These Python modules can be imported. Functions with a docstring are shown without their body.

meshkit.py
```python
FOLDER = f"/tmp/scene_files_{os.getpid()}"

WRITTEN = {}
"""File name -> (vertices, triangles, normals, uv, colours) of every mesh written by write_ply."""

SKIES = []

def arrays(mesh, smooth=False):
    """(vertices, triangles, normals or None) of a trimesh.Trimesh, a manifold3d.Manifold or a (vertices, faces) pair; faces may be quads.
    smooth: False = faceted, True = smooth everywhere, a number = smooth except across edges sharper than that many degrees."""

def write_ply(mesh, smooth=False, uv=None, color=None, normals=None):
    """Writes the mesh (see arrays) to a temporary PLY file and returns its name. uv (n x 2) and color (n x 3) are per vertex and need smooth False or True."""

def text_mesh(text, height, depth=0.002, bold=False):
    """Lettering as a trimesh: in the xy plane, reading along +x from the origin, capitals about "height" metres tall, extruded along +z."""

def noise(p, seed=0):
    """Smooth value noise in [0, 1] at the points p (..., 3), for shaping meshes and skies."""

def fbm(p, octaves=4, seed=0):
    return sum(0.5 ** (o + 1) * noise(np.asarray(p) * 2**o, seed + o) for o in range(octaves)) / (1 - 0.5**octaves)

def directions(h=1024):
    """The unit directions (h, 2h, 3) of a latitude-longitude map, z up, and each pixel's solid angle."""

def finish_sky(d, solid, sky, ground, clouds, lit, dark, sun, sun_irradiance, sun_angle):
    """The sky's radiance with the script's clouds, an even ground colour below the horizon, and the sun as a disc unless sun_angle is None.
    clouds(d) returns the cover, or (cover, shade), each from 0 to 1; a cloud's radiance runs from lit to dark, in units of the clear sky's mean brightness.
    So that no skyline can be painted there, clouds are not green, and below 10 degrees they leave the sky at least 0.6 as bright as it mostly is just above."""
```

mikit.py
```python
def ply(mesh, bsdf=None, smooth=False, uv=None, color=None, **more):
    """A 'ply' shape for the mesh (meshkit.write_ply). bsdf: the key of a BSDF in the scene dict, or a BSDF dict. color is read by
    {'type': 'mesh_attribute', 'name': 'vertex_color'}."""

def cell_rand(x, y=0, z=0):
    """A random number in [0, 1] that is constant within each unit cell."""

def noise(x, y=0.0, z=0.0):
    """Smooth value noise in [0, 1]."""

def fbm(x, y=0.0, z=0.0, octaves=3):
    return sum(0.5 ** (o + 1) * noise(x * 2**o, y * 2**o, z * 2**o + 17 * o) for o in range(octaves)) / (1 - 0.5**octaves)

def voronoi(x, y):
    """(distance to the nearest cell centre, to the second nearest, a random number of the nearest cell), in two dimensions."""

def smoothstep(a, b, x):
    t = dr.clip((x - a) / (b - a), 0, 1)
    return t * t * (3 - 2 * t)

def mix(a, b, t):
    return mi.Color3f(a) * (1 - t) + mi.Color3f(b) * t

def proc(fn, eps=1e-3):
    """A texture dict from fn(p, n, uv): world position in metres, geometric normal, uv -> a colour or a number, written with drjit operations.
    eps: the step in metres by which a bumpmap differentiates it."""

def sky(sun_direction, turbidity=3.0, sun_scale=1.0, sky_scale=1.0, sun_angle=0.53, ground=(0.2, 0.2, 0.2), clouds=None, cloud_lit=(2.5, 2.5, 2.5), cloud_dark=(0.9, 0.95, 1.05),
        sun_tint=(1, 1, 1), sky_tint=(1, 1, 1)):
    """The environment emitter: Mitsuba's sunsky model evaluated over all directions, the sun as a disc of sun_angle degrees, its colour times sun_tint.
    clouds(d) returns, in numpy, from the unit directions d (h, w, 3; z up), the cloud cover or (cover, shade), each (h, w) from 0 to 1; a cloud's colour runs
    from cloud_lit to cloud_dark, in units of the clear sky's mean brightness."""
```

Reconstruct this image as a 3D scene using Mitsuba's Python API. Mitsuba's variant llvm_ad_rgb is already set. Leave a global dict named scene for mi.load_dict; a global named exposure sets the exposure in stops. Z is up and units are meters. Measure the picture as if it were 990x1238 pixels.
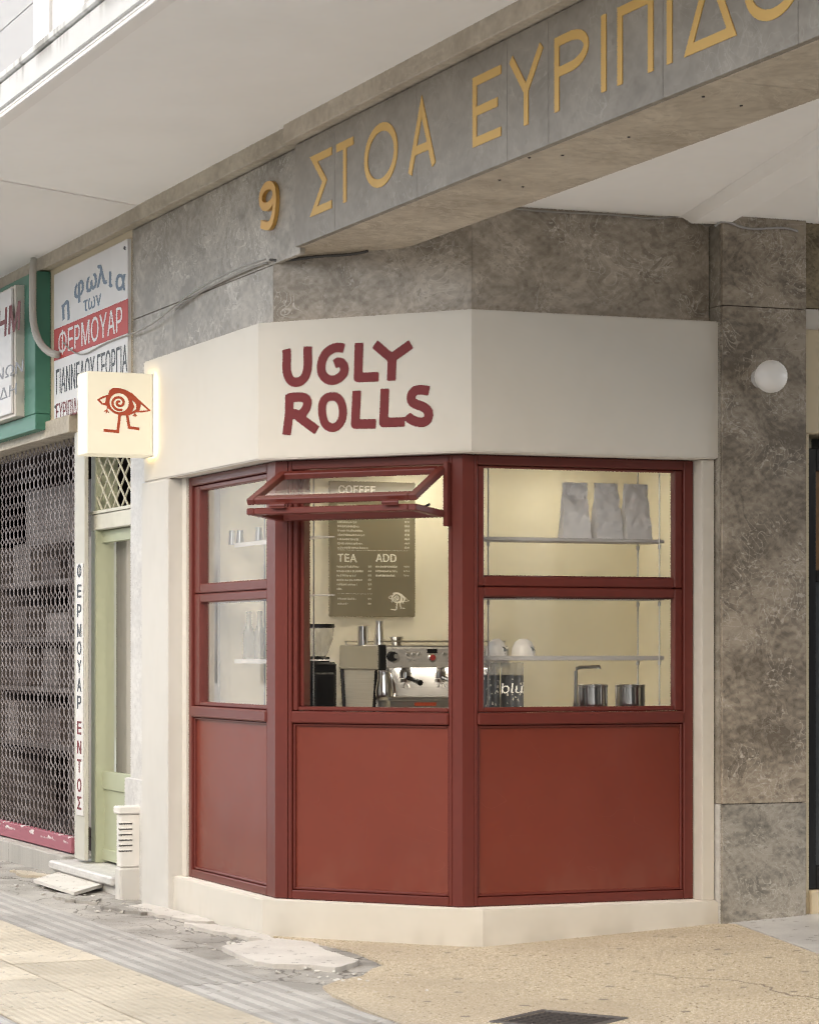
import math, random
import numpy as np, trimesh, drjit as dr, mitsuba as mi, mikit, meshkit
from mikit import proc, noise, fbm, voronoi, cell_rand, smoothstep, mix
from shapely.geometry import Polygon, LineString, Point, box as sbox
from shapely.ops import unary_union
from shapely import affinity
T = mi.ScalarTransform4f
rng = random.Random(7); nrng = np.random.default_rng(7)
scene, labels = {}, {}

# ------------------------------------------------------------ camera, sky, exposure
# world: x runs along the street front (to the right seen from the street), y goes into the building, z is up
FOC, HX, HY = 3070.0, 495.0, 788.0            # of the 990 x 1238 photograph
EYE = np.array([12.733, -4.716, 1.52]); RIGHT = np.array([.4025, .9154, 0]); FWD = np.array([-.9154, .4025, 0]); UP = np.array([0, 0, 1.])
scene['camera'] = {'type': 'perspective', 'fov': 2 * math.degrees(math.atan(495 / FOC)), 'fov_axis': 'x', 'near_clip': .05, 'far_clip': 400.0,
                   'principal_point_offset_y': -(HY - 619) / 1238.0,
                   'to_world': T().look_at(origin=EYE.tolist(), target=(EYE + FWD).tolist(), up=[0, 0, 1])}
scene['sky'] = mikit.sky([.70, -.62, .50], turbidity=3, sun_scale=.15, sun_angle=30, clouds=lambda d: np.ones(d.shape[:-1]), cloud_lit=(2.40, 2.5, 2.62), sun_tint=(.95, 1, 1.12))
exposure = 3.57

# ------------------------------------------------------------ frames of the three shop faces
def frame(o, e):
    o, e = np.array([*o, 0.]), np.array([*e, 0.]); e /= np.linalg.norm(e)
    return o, e, np.array([-e[1], e[0], 0.])
BCX = (.961, .807)
A = frame((0, 0), (1, 0)); B = frame((0, 0), BCX); C = frame(BCX, (.086, 1.406))
WORLD = A
LB = math.hypot(*BCX); LC = 1.408
def at(f, d, x, y):
    """Photo pixel -> (along, height) on the vertical plane d metres behind the face f."""
    o, e, n = f; v = FWD + RIGHT * (x - HX) / FOC + UP * (HY - y) / FOC
    p = EYE + v * ((d - (EYE - o) @ n) / (v @ n))
    return float((p - o) @ e), float(p[2])
def atx(x0, x, y):
    """Photo pixel -> (y, z) on the plane x = x0."""
    v = FWD + RIGHT * (x - HX) / FOC + UP * (HY - y) / FOC
    p = EYE + v * ((x0 - EYE[0]) / v[0]); return float(p[1]), float(p[2])
def ground(x, y, z=0.):
    v = FWD + RIGHT * (x - HX) / FOC + UP * (HY - y) / FOC
    p = EYE + v * ((z - EYE[2]) / v[2]); return float(p[0]), float(p[1])
def w(f, a, d, z): return f[0] + a * f[1] + d * f[2] + np.array([0, 0, z])
def cross(f1, d1, f2, d2):
    return np.linalg.solve(np.array([f1[2][:2], f2[2][:2]]), [d1 + f1[0] @ f1[2], d2 + f2[0] @ f2[2]])
def ramp(y): return .053 * np.clip(np.asarray(y) - .8, 0, 5)

# ------------------------------------------------------------ mesh helpers
def place(m, f):
    m = m.copy(); v = m.vertices
    m.vertices = f[0] + v[:, :1] * f[1] + v[:, 1:2] * f[2] + np.outer(v[:, 2], [0, 0, 1.]); return m
def chamfer(lo, hi, b):
    lo, hi = np.array(lo, float), np.array(hi, float); b = min(b, .45 * (hi - lo).min()); pts = []
    for s in np.ndindex(2, 2, 2):
        c = np.where(s, hi, lo); q = np.where(s, -b, b)
        for k in range(3):
            p = c + q; p[k] = c[k]; pts.append(p)
    return trimesh.convex.convex_hull(np.array(pts))
def hull(pts): return trimesh.convex.convex_hull(np.array(pts, float))
def box(f, a0, a1, d0, d1, z0, z1, b=0.):
    lo, hi = (min(a0, a1), min(d0, d1), min(z0, z1)), (max(a0, a1), max(d0, d1), max(z0, z1))
    if b: m = chamfer(lo, hi, b)
    else: m = trimesh.creation.box(bounds=[lo, hi])
    return place(m, f)
def prism(poly, z0, z1):
    poly = poly if isinstance(poly, Polygon) else Polygon(poly)
    m = trimesh.creation.extrude_polygon(poly.buffer(0), z1 - z0, engine='earcut'); m.apply_translation([0, 0, z0]); return m
def polys(g): return [p for p in getattr(g, 'geoms', [g]) if isinstance(p, Polygon) and p.area > 0]
def flat(f, shape, d, th=.003):
    """A shape drawn in (along, height) as a thin plate whose front is th in front of depth d."""
    ms = []
    for p in polys(shape):
        m = trimesh.creation.extrude_polygon(p, th, engine='earcut')
        v = m.vertices.copy(); m.vertices = np.stack([v[:, 0], d - v[:, 2], v[:, 1]], 1); ms.append(m)
    return place(trimesh.util.concatenate(ms), f)
def lathe(prof, n=28): return trimesh.creation.revolve(np.array(prof, float), sections=n)
def put(m, p): m = m.copy(); m.apply_translation(p); return m
def tube(pts, r, n=8, closed=True):
    p = np.asarray(pts, float); t = np.gradient(p, axis=0); t /= np.linalg.norm(t, axis=1, keepdims=True) + 1e-12
    a = np.cross(t, np.where(np.abs(t[:, 2:]) < .9, [0, 0, 1.], [1., 0, 0])); a /= np.linalg.norm(a, axis=1, keepdims=True) + 1e-12
    b = np.cross(t, a); ang = np.arange(n) * 2 * np.pi / n; rr = np.broadcast_to(r, (len(p),))[:, None, None]
    v = (p[:, None] + rr * (np.cos(ang)[None, :, None] * a[:, None] + np.sin(ang)[None, :, None] * b[:, None])).reshape(-1, 3)
    i, j = [k.ravel() for k in np.meshgrid(np.arange(len(p) - 1), np.arange(n), indexing='ij')]; j2 = (j + 1) % n
    f = np.vstack([np.stack([i * n + j, (i + 1) * n + j2, i * n + j2], 1), np.stack([i * n + j, (i + 1) * n + j, (i + 1) * n + j2], 1)])
    k0, k1 = len(v), len(v) + 1; v = np.vstack([v, p[0], p[-1]]); q = np.arange(n); q2 = (q + 1) % n; L = (len(p) - 1) * n
    f = np.vstack([f, np.stack([q * 0 + k0, q, q2], 1), np.stack([q * 0 + k1, L + q2, L + q], 1)])
    return trimesh.Trimesh(v, f, process=False)
def spline(pts, n=40):
    from scipy.interpolate import CubicSpline
    p = np.asarray(pts, float); s = np.r_[0, np.cumsum(np.linalg.norm(np.diff(p, axis=0), axis=1))]
    return CubicSpline(s, p)(np.linspace(0, s[-1], n))
def join(*ms): return trimesh.util.concatenate([m for x in ms for m in (x if isinstance(x, list) else [x])])
def text(s, height, bold=False, wide=1., spacing=0.):
    """Lettering as shapely shape, baseline at 0, capitals 'height' tall, first letter at 0; returns (shape, width)."""
    m = meshkit.text_mesh(s, height, .002, bold)
    x0 = m.bounds[0][0]
    v = m.vertices; top = m.faces[(np.abs(v[m.faces][:, :, 2] - .002) < 1e-6).all(1)]
    g = unary_union([Polygon((v[t][:, :2] - [x0, 0]) * [wide, 1]).buffer(1e-5) for t in top])
    return g, (m.bounds[1][0] - x0) * wide
taken = {}
def num(k):
    n = taken.get(k, 0); taken[k] = n + 1
    return k if n == 0 else f'{k}_{n:03d}'
def obj(name, mesh, mat, parent=None, smooth=False):
    k = num((parent + '__' if parent else '') + name)
    if isinstance(mesh, list): mesh = join(*mesh)
    scene[k] = mikit.ply(mesh, mat, smooth=smooth); return k
def thing(name, label, cat, group=None):
    k = num(name); tag(k, label, cat, group); return k
def tag(k, label=None, cat=None, group=None, kind=None):
    d = labels.setdefault(k, {})
    for a, b in (('label', label), ('category', cat), ('group', group), ('kind', kind)):
        if b: d[a] = b
    return k
def struct(name, mesh, mat, label=None, smooth=False, kind='structure'):
    k = obj(name, mesh, mat, None, smooth); return tag(k, label, None, None, kind)

# ------------------------------------------------------------ materials
def rgb(c): return {'type': 'rgb', 'value': [float(x) for x in c]}
def mat(name, color, rough=.6, metal=0., spec=.5, bump=None, eps=1e-3, coat=0., sheen=0.):
    d = {'type': 'principled', 'base_color': proc(color) if callable(color) else rgb(color), 'roughness': proc(rough) if callable(rough) else float(rough), 'metallic': float(metal), 'specular': float(spec)}
    if coat: d['clearcoat'] = float(coat); d['clearcoat_gloss'] = .9
    if bump: d = {'type': 'bumpmap', 'bump_tex': proc(bump[0], eps), 'scale': float(bump[1]), 'bsdf': d}
    scene[name] = {'type': 'twosided', 'bsdf': d}; return name
def plaster(base, dirt, amt=.12):
    def fn(p, n, uv):
        f = fbm(p.x * 2.2, p.y * 2.2, p.z * 1.4, 4); g = fbm(p.x * 14, p.y * 14, p.z * 6, 3)
        return mix(base, dirt, dr.clip(amt * 2.2 * (f - .38) + amt * (g - .45), 0, 1))
    return fn
def grit(p, n, uv): return fbm(p.x * 60, p.y * 60, p.z * 60, 2) + .7 * fbm(p.x * 7, p.y * 7, p.z * 7, 2)
def marble(dark, light, vein, s=1., k=1.):
    def fn(p, n, uv):
        x, y, z = p.x * s, p.y * s, p.z * s
        wx, wy = fbm(x * 3 + 5, y * 3, z * 3, 3) - .5, fbm(x * 3, y * 3 + 9, z * 3 + 3, 3) - .5
        f = fbm(x * 4 + wx * 2, y * 4 + wy * 2, z * 4 + wx, 4); g = fbm(x * 30 + wy * 6, y * 30 + wx * 6, z * 30, 3)
        u, v = (x * .8 + y * 1.1) * 15 + wx * 9, z * 13 + wy * 9 + (x + y) * 5
        d, d2, r = voronoi(u, v)
        h = fbm(x * 1.1 + 20, y * 1.1, z * 1.1 + 7, 2)
        t = .5 + k * (1.5 * (f - .5) + 1.05 * (g - .5) + 1.0 * (h - .5) + .26 * (r - .5))
        c = mix(dark, light, dr.clip(t, 0, 1))
        gate = smoothstep(.42, .66, fbm(x * 4.5, y * 4.5 + 4, z * 4.5, 2))
        e = smoothstep(.10, .0, d2 - d) * gate
        e2 = smoothstep(.955, 1., 1 - dr.abs(2 * fbm(x * 11 + wy * 5, y * 11 + wx * 5, z * 11 + 40, 3) - 1)) * smoothstep(.5, .7, h * .5 + f * .5 + .05)
        q = smoothstep(.64, .74, fbm(x * 40 + wx * 3, y * 40, z * 40 + wy * 3, 2)) * gate
        c = mix(c, vein, k * dr.clip(.42 * e + .35 * e2 + .4 * q, 0, .8))
        return mix(c, dark, .5 * k * smoothstep(.32, .23, fbm(x * 24 + wx * 4, y * 24 + 31, z * 24 + wy * 4, 3)))
    return fn
mat('plaster', plaster((.585, .555, .50), (.50, .455, .385), .18), .75, bump=(lambda p, n, uv: grit(p, n, uv) + 3 * fbm(p.x * 3, p.y * 3, p.z * 2, 2), .0018))
mat('plinth_plaster', lambda p, n, uv: mix(plaster((.575, .545, .49), (.47, .43, .365), .3)(p, n, uv), (.36, .33, .28),   .4 * smoothstep(.16, 0., p.z - ramp_t(p.y) + .10 * (fbm(p.x * 9, p.y * 9, p.z * 9, 3) - .3)) * smoothstep(.4, .65, fbm(p.x * 5, p.y * 5, 2., 3))), .8, bump=(grit, .0015))
def ramp_t(y): return .053 * dr.clip(y - .8, 0, 5)
mat('pier_plaster', plaster((.53, .515, .485), (.42, .40, .365), .2), .8, bump=(grit, .002))
mat('soffit_paint', plaster((.80, .78, .755), (.66, .635, .60), .16), .85, bump=(grit, .0016))
mat('soffit_paint_shaded', plaster((.74, .715, .685), (.64, .61, .575), .14), .85)  # darker copy of soffit_paint; shade of the left soffit put into its colour
def edge_paint(p, n, uv):
    s = smoothstep(.42, .62, fbm(p.x * 9, 3., p.z * 1.2, 3)) * smoothstep(4.30, 4.42, p.z)
    return mix(plaster((.50, .495, .485), (.40, .39, .37), .25)(p, n, uv), (.22, .21, .19), .85 * s)
mat('balcony_paint', edge_paint, .8)
mat('railing_white', (.54, .53, .515), .5)
mat('railing_grey', (.37, .36, .355), .6)
mat('marble_wall', marble((.185, .166, .138), (.365, .332, .283), (.53, .50, .45), 1., 1.05), .42, bump=(grit, .0008))
mat('marble_wall_b', marble((.225, .193, .155), (.455, .40, .335), (.62, .57, .51), 1.25, 1.1), .42, bump=(grit, .0008))
mat('marble_beam', marble((.175, .153, .125), (.27, .24, .20), (.36, .33, .28), .9, .8), .38)
mat('marble_pillar', marble((.135, .111, .086), (.345, .296, .238), (.56, .51, .45), 1.4, 1.1), .34)
mat('marble_base', marble((.13, .12, .104), (.335, .31, .272), (.50, .475, .43), 1.7, 1.), .38)
mat('marble_brown', marble((.10, .078, .045), (.27, .22, .14), (.36, .3, .2), 2.2, 1.), .35)
mat('marble_light', marble((.42, .41, .40), (.58, .57, .55), (.66, .65, .63), 1.5, .7), .5)
mat('beam_under', marble((.36, .305, .235), (.52, .455, .365), (.60, .54, .45), .9, .8), .5)
mat('cornice_stone', marble((.33, .285, .22), (.50, .445, .355), (.55, .5, .4), 1., .7), .6)
mat('joint', (.10, .095, .085), .9)
mat('gold', (.60, .37, .10), .42, .25)
mat('brass', (.62, .36, .10), .35, .55)
def red(base, amt=.12):
    def fn(p, n, uv): return mix(base, (base[0] * .72, base[1] * .75, base[2] * .8), amt * 4 * dr.clip(fbm(p.x * 3, p.y * 3, p.z * 2, 3) - .4, 0, 1))
    return fn
mat('red_frame', red((.118, .022, .016)), .34, spec=.5, coat=.1)
def panel_red(p, n, uv):
    c = red((.160, .031, .018), .2)(p, n, uv)
    a = p.x * .8 + p.y
    dust = smoothstep(.62, .22, p.z) * smoothstep(.40, .68, fbm(a * 6, p.z * 4, 3., 4))
    c = mix(c, (.27, .165, .12), .09 * dust)
    sc = smoothstep(.985, 1., 1 - dr.abs(2 * fbm(a * 2.5 + p.z * 9, p.z * 2 - a * 3, 5., 2) - 1)) * smoothstep(.58, .7, fbm(a * 5, p.z * 5, 8., 2))
    return mix(c, (.30, .13, .10), .10 * sc)
def panel_gloss(p, n, uv): return .24 + .16 * fbm((p.x + p.y) * 5, p.z * 2.5, 1., 3)
mat('red_panel', panel_red, panel_gloss, spec=.5, coat=.15, bump=(lambda p, n, uv: fbm(p.x * 30, p.y * 30, p.z * 12, 2) + 4 * fbm(p.x * 4, p.y * 4, p.z * 3, 2), .0006))
mat('red_letter', (.135, .008, .010), .6)
mat('logo_red', (.36, .06, .025), .6)
scene['glass'] = {'type': 'thindielectric', 'int_ior': 1.5}
scene['glassware'] = {'type': 'blendbsdf', 'weight': .16, 'a': {'type': 'thindielectric', 'int_ior': 1.6}, 'b': {'type': 'twosided', 'bsdf': {'type': 'roughplastic', 'diffuse_reflectance': rgb([.55, .56, .55]), 'alpha': .1}}}
mat('room_cream', plaster((.76, .71, .575), (.70, .64, .50), .1), .7)
mat('room_floor', (.25, .23, .2), .6)
mat('steel', (.56, .55, .53), .28, 1.)
mat('steel_brushed', lambda p, n, uv: mix((.60, .58, .54), (.68, .66, .62), noise(p.x * 3, p.y * 3, p.z * 300)), .42, .4)
mat('steel_shiny', (.66, .65, .63), .12, 1.)
mat('chrome', (.72, .71, .70), .08, 1.)
mat('shelf_steel', (.58, .57, .56), .4, .3)
mat('black_plastic', (.012, .012, .012), .35)
mat('rubber', (.03, .03, .03), .7)
mat('white_ceramic', (.75, .73, .68), .25)
mat('bag_foil', lambda p, n, uv: mix((.72, .72, .73), (.80, .80, .81), fbm(p.x * 20, p.y * 20, p.z * 8, 3)), .45, .15)
mat('menu_bronze', lambda p, n, uv: mix((.30, .265, .185), (.37, .325, .235), fbm(p.x * 2, p.y * 3, p.z * 2, 2)), .26, .45)
mat('menu_print', (.80, .76, .66), .6)
mat('menu_print_dim', (.60, .56, .46), .6)
mat('shop_glassware', (.72, .74, .73), .15)
mat('acrylic', (.50, .48, .42), .4)
mat('sign_white', plaster((.62, .61, .60), (.48, .47, .455), .2), .45)
mat('sign_cream', plaster((.56, .52, .46), (.45, .41, .35), .2), .5)
mat('sign_green', plaster((.055, .185, .13), (.05, .15, .11), .2), .45)
mat('sign_blue', (.16, .21, .27), .6)
mat('sign_red', plaster((.42, .055, .05), (.3, .05, .05), .2), .55)
mat('sign_ink', (.07, .08, .09), .6)
mat('sign_maroon', (.16, .045, .05), .6)
mat('sign_grey', (.26, .27, .29), .6)
mat('door_green', plaster((.37, .395, .28), (.29, .31, .22), .25), .5)
mat('frame_grey', plaster((.47, .46, .41), (.36, .36, .31), .25), .5)
mat('transom_paint', plaster((.56, .55, .47), (.3, .28, .23), .35), .6)
mat('grille_metal', lambda p, n, uv: mix((.36, .325, .33), (.23, .195, .195), smoothstep(.35, .7, fbm(p.x * 4, p.y * 4, p.z * 4, 3))), .5, .3)
mat('grille_cream', (.50, .48, .38), .5)
mat('shutter_foot', lambda p, n, uv: mix((.30, .10, .13), (.62, .57, .57), smoothstep(.56, .62, fbm(p.x * 7, 1., p.z * 16, 3)) * smoothstep(.19, .215, p.z)), .6)
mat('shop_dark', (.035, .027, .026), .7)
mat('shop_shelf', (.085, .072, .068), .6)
mat('carton', (.13, .115, .11), .7)
mat('carton_dark', (.07, .055, .05), .7)
mat('curtain', lambda p, n, uv: mix((.25, .235, .215), (.36, .34, .315), fbm(p.x * 26, p.y * 3, p.z * .8, 3)), .8)
mat('cable_grey', (.30, .285, .26), .6)
mat('cable_dark', (.07, .065, .06), .6)
mat('conduit', (.42, .40, .36), .55)
mat('globe', (.86, .85, .83), .28)
mat('vent_white', plaster((.64, .625, .595), (.52, .5, .455), .18), .55)
mat('slot_dark', (.13, .125, .12), .8)
mat('door_black', (.012, .012, .013), .2)
mat('door_inside', (.16, .085, .03), .25)
mat('beige_wall', plaster((.55, .47, .33), (.46, .39, .27), .12), .75)
mat('grey_wall', plaster((.60, .57, .52), (.5, .47, .43), .1), .75)
# ground
def agg(p, n, uv):
    d, d2, r = voronoi(p.x * 75, p.y * 75); e, e2, q = voronoi(p.x * 160 + 3, p.y * 160)
    c = mix((.34, .28, .205), (.56, .485, .38), r); c = mix(c, (.62, .57, .47), smoothstep(.86, .9, q)); c = mix(c, (.16, .12, .09), smoothstep(.965, .975, r))
    c = mix(c, (.40, .33, .225), .8 * smoothstep(.28, .6, d))
    s = fbm(p.x * 1.3, p.y * 1.3, 0., 3)
    c = mix(c, (.33, .27, .20), .45 * smoothstep(.45, .75, s))
    d, d2, r = voronoi(p.x * 3.1, p.y * 3.1)
    c = mix(c, (.17, .15, .13), .7 * smoothstep(.075, .05, d * (.75 + .5 * noise(p.x * 30, p.y * 30))) * smoothstep(.55, .6, r))
    w1 = fbm(p.x * 2.5, p.y * 2.5, 3., 4) - .5
    c = mix(c, (.15, .125, .10), .75 * smoothstep(.010, .003, dr.abs(p.y - .62 - .22 * p.x + .35 * w1)) * smoothstep(.45, .55, fbm(p.x * 1.5, p.y * 1.5, 9., 2)))
    return mix(c, (.30, .28, .25), .6 * smoothstep(.3, -.25, p.y + .25 * (fbm(p.x * 5, p.y * 5, 1., 3) - .5) + .55) * .5)
mat('aggregate', agg, .75, bump=(lambda p, n, uv: -voronoi(p.x * 75, p.y * 75)[0], .004))
def conc(a, b, c=None):
    def fn(p, n, uv):
        f = fbm(p.x * 4, p.y * 4, 0., 4); g = fbm(p.x * 130, p.y * 130, 0., 2)
        k = mix(a, b, dr.clip(.5 + 2.0 * (f - .5) + .7 * (g - .5), 0, 1)); q, q2, r = voronoi(p.x * 38, p.y * 38)
        k = mix(k, (.2, .18, .16), .5 * smoothstep(.965, .975, r))
        if c is None: return k
        w1, w2 = fbm(p.x * 3, p.y * 3, 5., 3) - .5, fbm(p.x * 3 + 9, p.y * 3, 2., 3) - .5
        d, d2, _ = voronoi(p.x * 1.7 + w1 * 1.2, p.y * 4. + w2 * 1.4)
        k = mix(k, c, .85 * smoothstep(.045, .012, d2 - d))
        return mix(k, c, .35 * smoothstep(.5, .72, fbm(p.x * 2.2, p.y * 4, 8., 3)))
    return fn
mat('concrete', conc((.235, .222, .205), (.36, .342, .315), (.10, .09, .08)), .85, bump=(lambda p, n, uv: fbm(p.x * 40, p.y * 40, 0., 3), .006))
mat('mortar', conc((.11, .10, .088), (.17, .155, .135)), .9)
mat('patch_cement', conc((.42, .395, .365), (.50, .475, .44)), .8, bump=(lambda p, n, uv: fbm(p.x * 30, p.y * 30, 0., 3), .002))
mat('slab_white', conc((.50, .475, .44), (.58, .555, .52)), .7)
mat('rubble_stone', conc((.36, .34, .31), (.62, .6, .56)), .85)
def groove_shade(top, z0, z1, groove_tone):
    # groove shade put into the colour: darker low between ribs, lighter on tops
    def fn(p, n, uv): return mix(mix(top(p, n, uv), groove_tone, .36 + .25 * (fbm(p.x * 3, p.y * 3, 2., 2) - .5)), top(p, n, uv), smoothstep(z0, z1, p.z))
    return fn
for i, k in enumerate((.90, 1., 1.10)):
    mat(f'tactile_{i}', groove_shade(conc(tuple(k * x for x in (.30, .285, .27)), tuple(k * x for x in (.375, .36, .34))), 0., .004, (.15, .14, .125)), .75)
    mat(f'tile_yellow_{i}', groove_shade(conc(tuple(k * x for x in (.39, .345, .275)), tuple(k * x for x in (.465, .415, .335))), -.0006, .002, (.31, .26, .185)), .7)
mat('road_bounce', conc((.37, .37, .37), (.45, .45, .45)), .85)  # unseen road made pale to bounce light up onto the soffits
mat('kerb_stone', conc((.3, .29, .27), (.4, .385, .36)), .8)
mat('iron', (.075, .068, .066), .55, .4)
mat('iron_frame', (.13, .12, .115), .5, .4)
mat('passage_stone', conc((.42, .41, .40), (.50, .49, .475)), .35)
mat('facade_far', plaster((.42, .40, .37), (.34, .325, .30), .2), .8)
mat('window_dark', (.05, .055, .06), .12)

# ------------------------------------------------------------ ground
sheet = lambda x0, x1, y0, y1, z, n=1: trimesh.Trimesh(*(lambda X: (X[0], X[1]))(((np.array([[x0, y0, z], [x1, y0, z], [x1, y1, z], [x0, y1, z]], float)), np.array([[0, 1, 2], [0, 2, 3]]))), process=False)
struct('road', sheet(-150, 150, -150, 20, -.135), 'road_bounce')
struct('pavement', box(WORLD, -40, 40, -2.62, 12, -.2, -.016), 'mortar')
struct('kerb', box(WORLD, -40, 40, -2.80, -2.622, -.25, -.008, .015), 'kerb_stone')
X0 = (.022, .077)
aggp = Polygon([(.02, .2), (.022, .077), (.493, .197), (.823, .215), (1.05, .19), (1.389, .145), (1.52, .02), (1.75, -.13), (1.86, -.30), (2.027, -.439), (2.3, -.50), (2.636, -.535), (3.0, -.566),
                (14, -.566), (14, .3), (6.2, .3), (6.2, 9), (-.2, 9), (-.2, 2.)])
m = prism(aggp, -.014, 0.); m = m.subdivide_to_size(.5)
v = m.vertices.copy(); v[:, 2] += ramp(v[:, 1]); m.vertices = v
struct('passage_paving', m, 'aggregate')
m = prism([(1.0, 2.20), (1.129, 2.275), (2.347, 2.002), (6.2, 1.2), (6.2, 9), (.6, 9)], 0., .004); m = m.subdivide_to_size(.5)
v = m.vertices.copy(); v[:, 2] += ramp(v[:, 1]); m.vertices = v
struct('passage_floor', m, 'passage_stone')
gx, gy = np.meshgrid(np.arange(-9, 3.31, .03), np.arange(-.568, .45, .03), indexing='ij')
gz = -.011 +   .007 * (meshkit.fbm(np.stack([gx * 5, gy * 5, gx * 0], -1), 4) - .5) + .005 * (meshkit.noise(np.stack([gx * 22, gy * 22, gx * 0], -1)) - .5)
nx, ny = gx.shape; q = (np.arange(nx - 1)[:, None] * ny + np.arange(ny - 1)[None]).ravel()
struct('broken_paving', trimesh.Trimesh(np.stack([gx, gy, gz], -1).reshape(-1, 3), np.vstack([np.stack([q, q + ny, q + ny + 1], 1), np.stack([q, q + ny + 1, q + 1], 1)]), process=False), 'concrete', smooth=True)
# tactile strip and yellow tiles, tile by tile
def ribbed(n, h, frac, L=.475, g=.003):
    """A square tile with n raised ribs along x."""
    pts = [(g, -.016)]; p = (L - 2 * g) / n
    for i in range(n):
        y = g + i * p; c = (1 - frac) / 2 * p; s = min(.2 * p, h * .9)
        pts += [(y, 0), (y + c, 0), (y + c + s, h), (y + p - c - s, h), (y + p - c, 0)]
    pts += [(L - g, 0), (L - g, -.016)]
    pts = list(dict.fromkeys(pts))
    m = trimesh.creation.extrude_polygon(Polygon(pts), L - 2 * g, engine='earcut')
    v = m.vertices.copy(); m.vertices = np.stack([v[:, 2] + g, v[:, 0], v[:, 1]], 1); m.invert(); m.fix_normals(); return m
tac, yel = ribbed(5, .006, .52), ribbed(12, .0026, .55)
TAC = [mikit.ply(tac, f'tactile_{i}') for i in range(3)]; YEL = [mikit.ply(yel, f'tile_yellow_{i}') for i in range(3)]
ptac = tag('tactile_path', 'strip of grey ribbed guide tiles', None, None, 'structure'); pyel = tag('tiled_path', 'yellow ribbed tiles beside the guide strip', None, None, 'structure')
def tiles(root, pool, y0, x0, x1, z):
    x = x0
    while x < x1:
        d = rng.uniform(-.0008, .0008)
        k = num(root + '__tile')
        scene[k] = {**pool[rng.choice((0, 1, 1, 2))], 'to_world': T().translate([x, y0 + rng.uniform(-.002, .002), z + d]).rotate([1, 0, 0], rng.uniform(-.12, .12)).rotate([0, 1, 0], rng.uniform(-.12, .12))}
        x += .475
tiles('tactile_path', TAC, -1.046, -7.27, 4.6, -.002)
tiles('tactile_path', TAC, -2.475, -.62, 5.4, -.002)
tiles('tiled_path', YEL, -1.522, -5.03, 5.2, 0.); tiles('tiled_path', YEL, -1.998, -3.03, 5.2, 0.)
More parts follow.
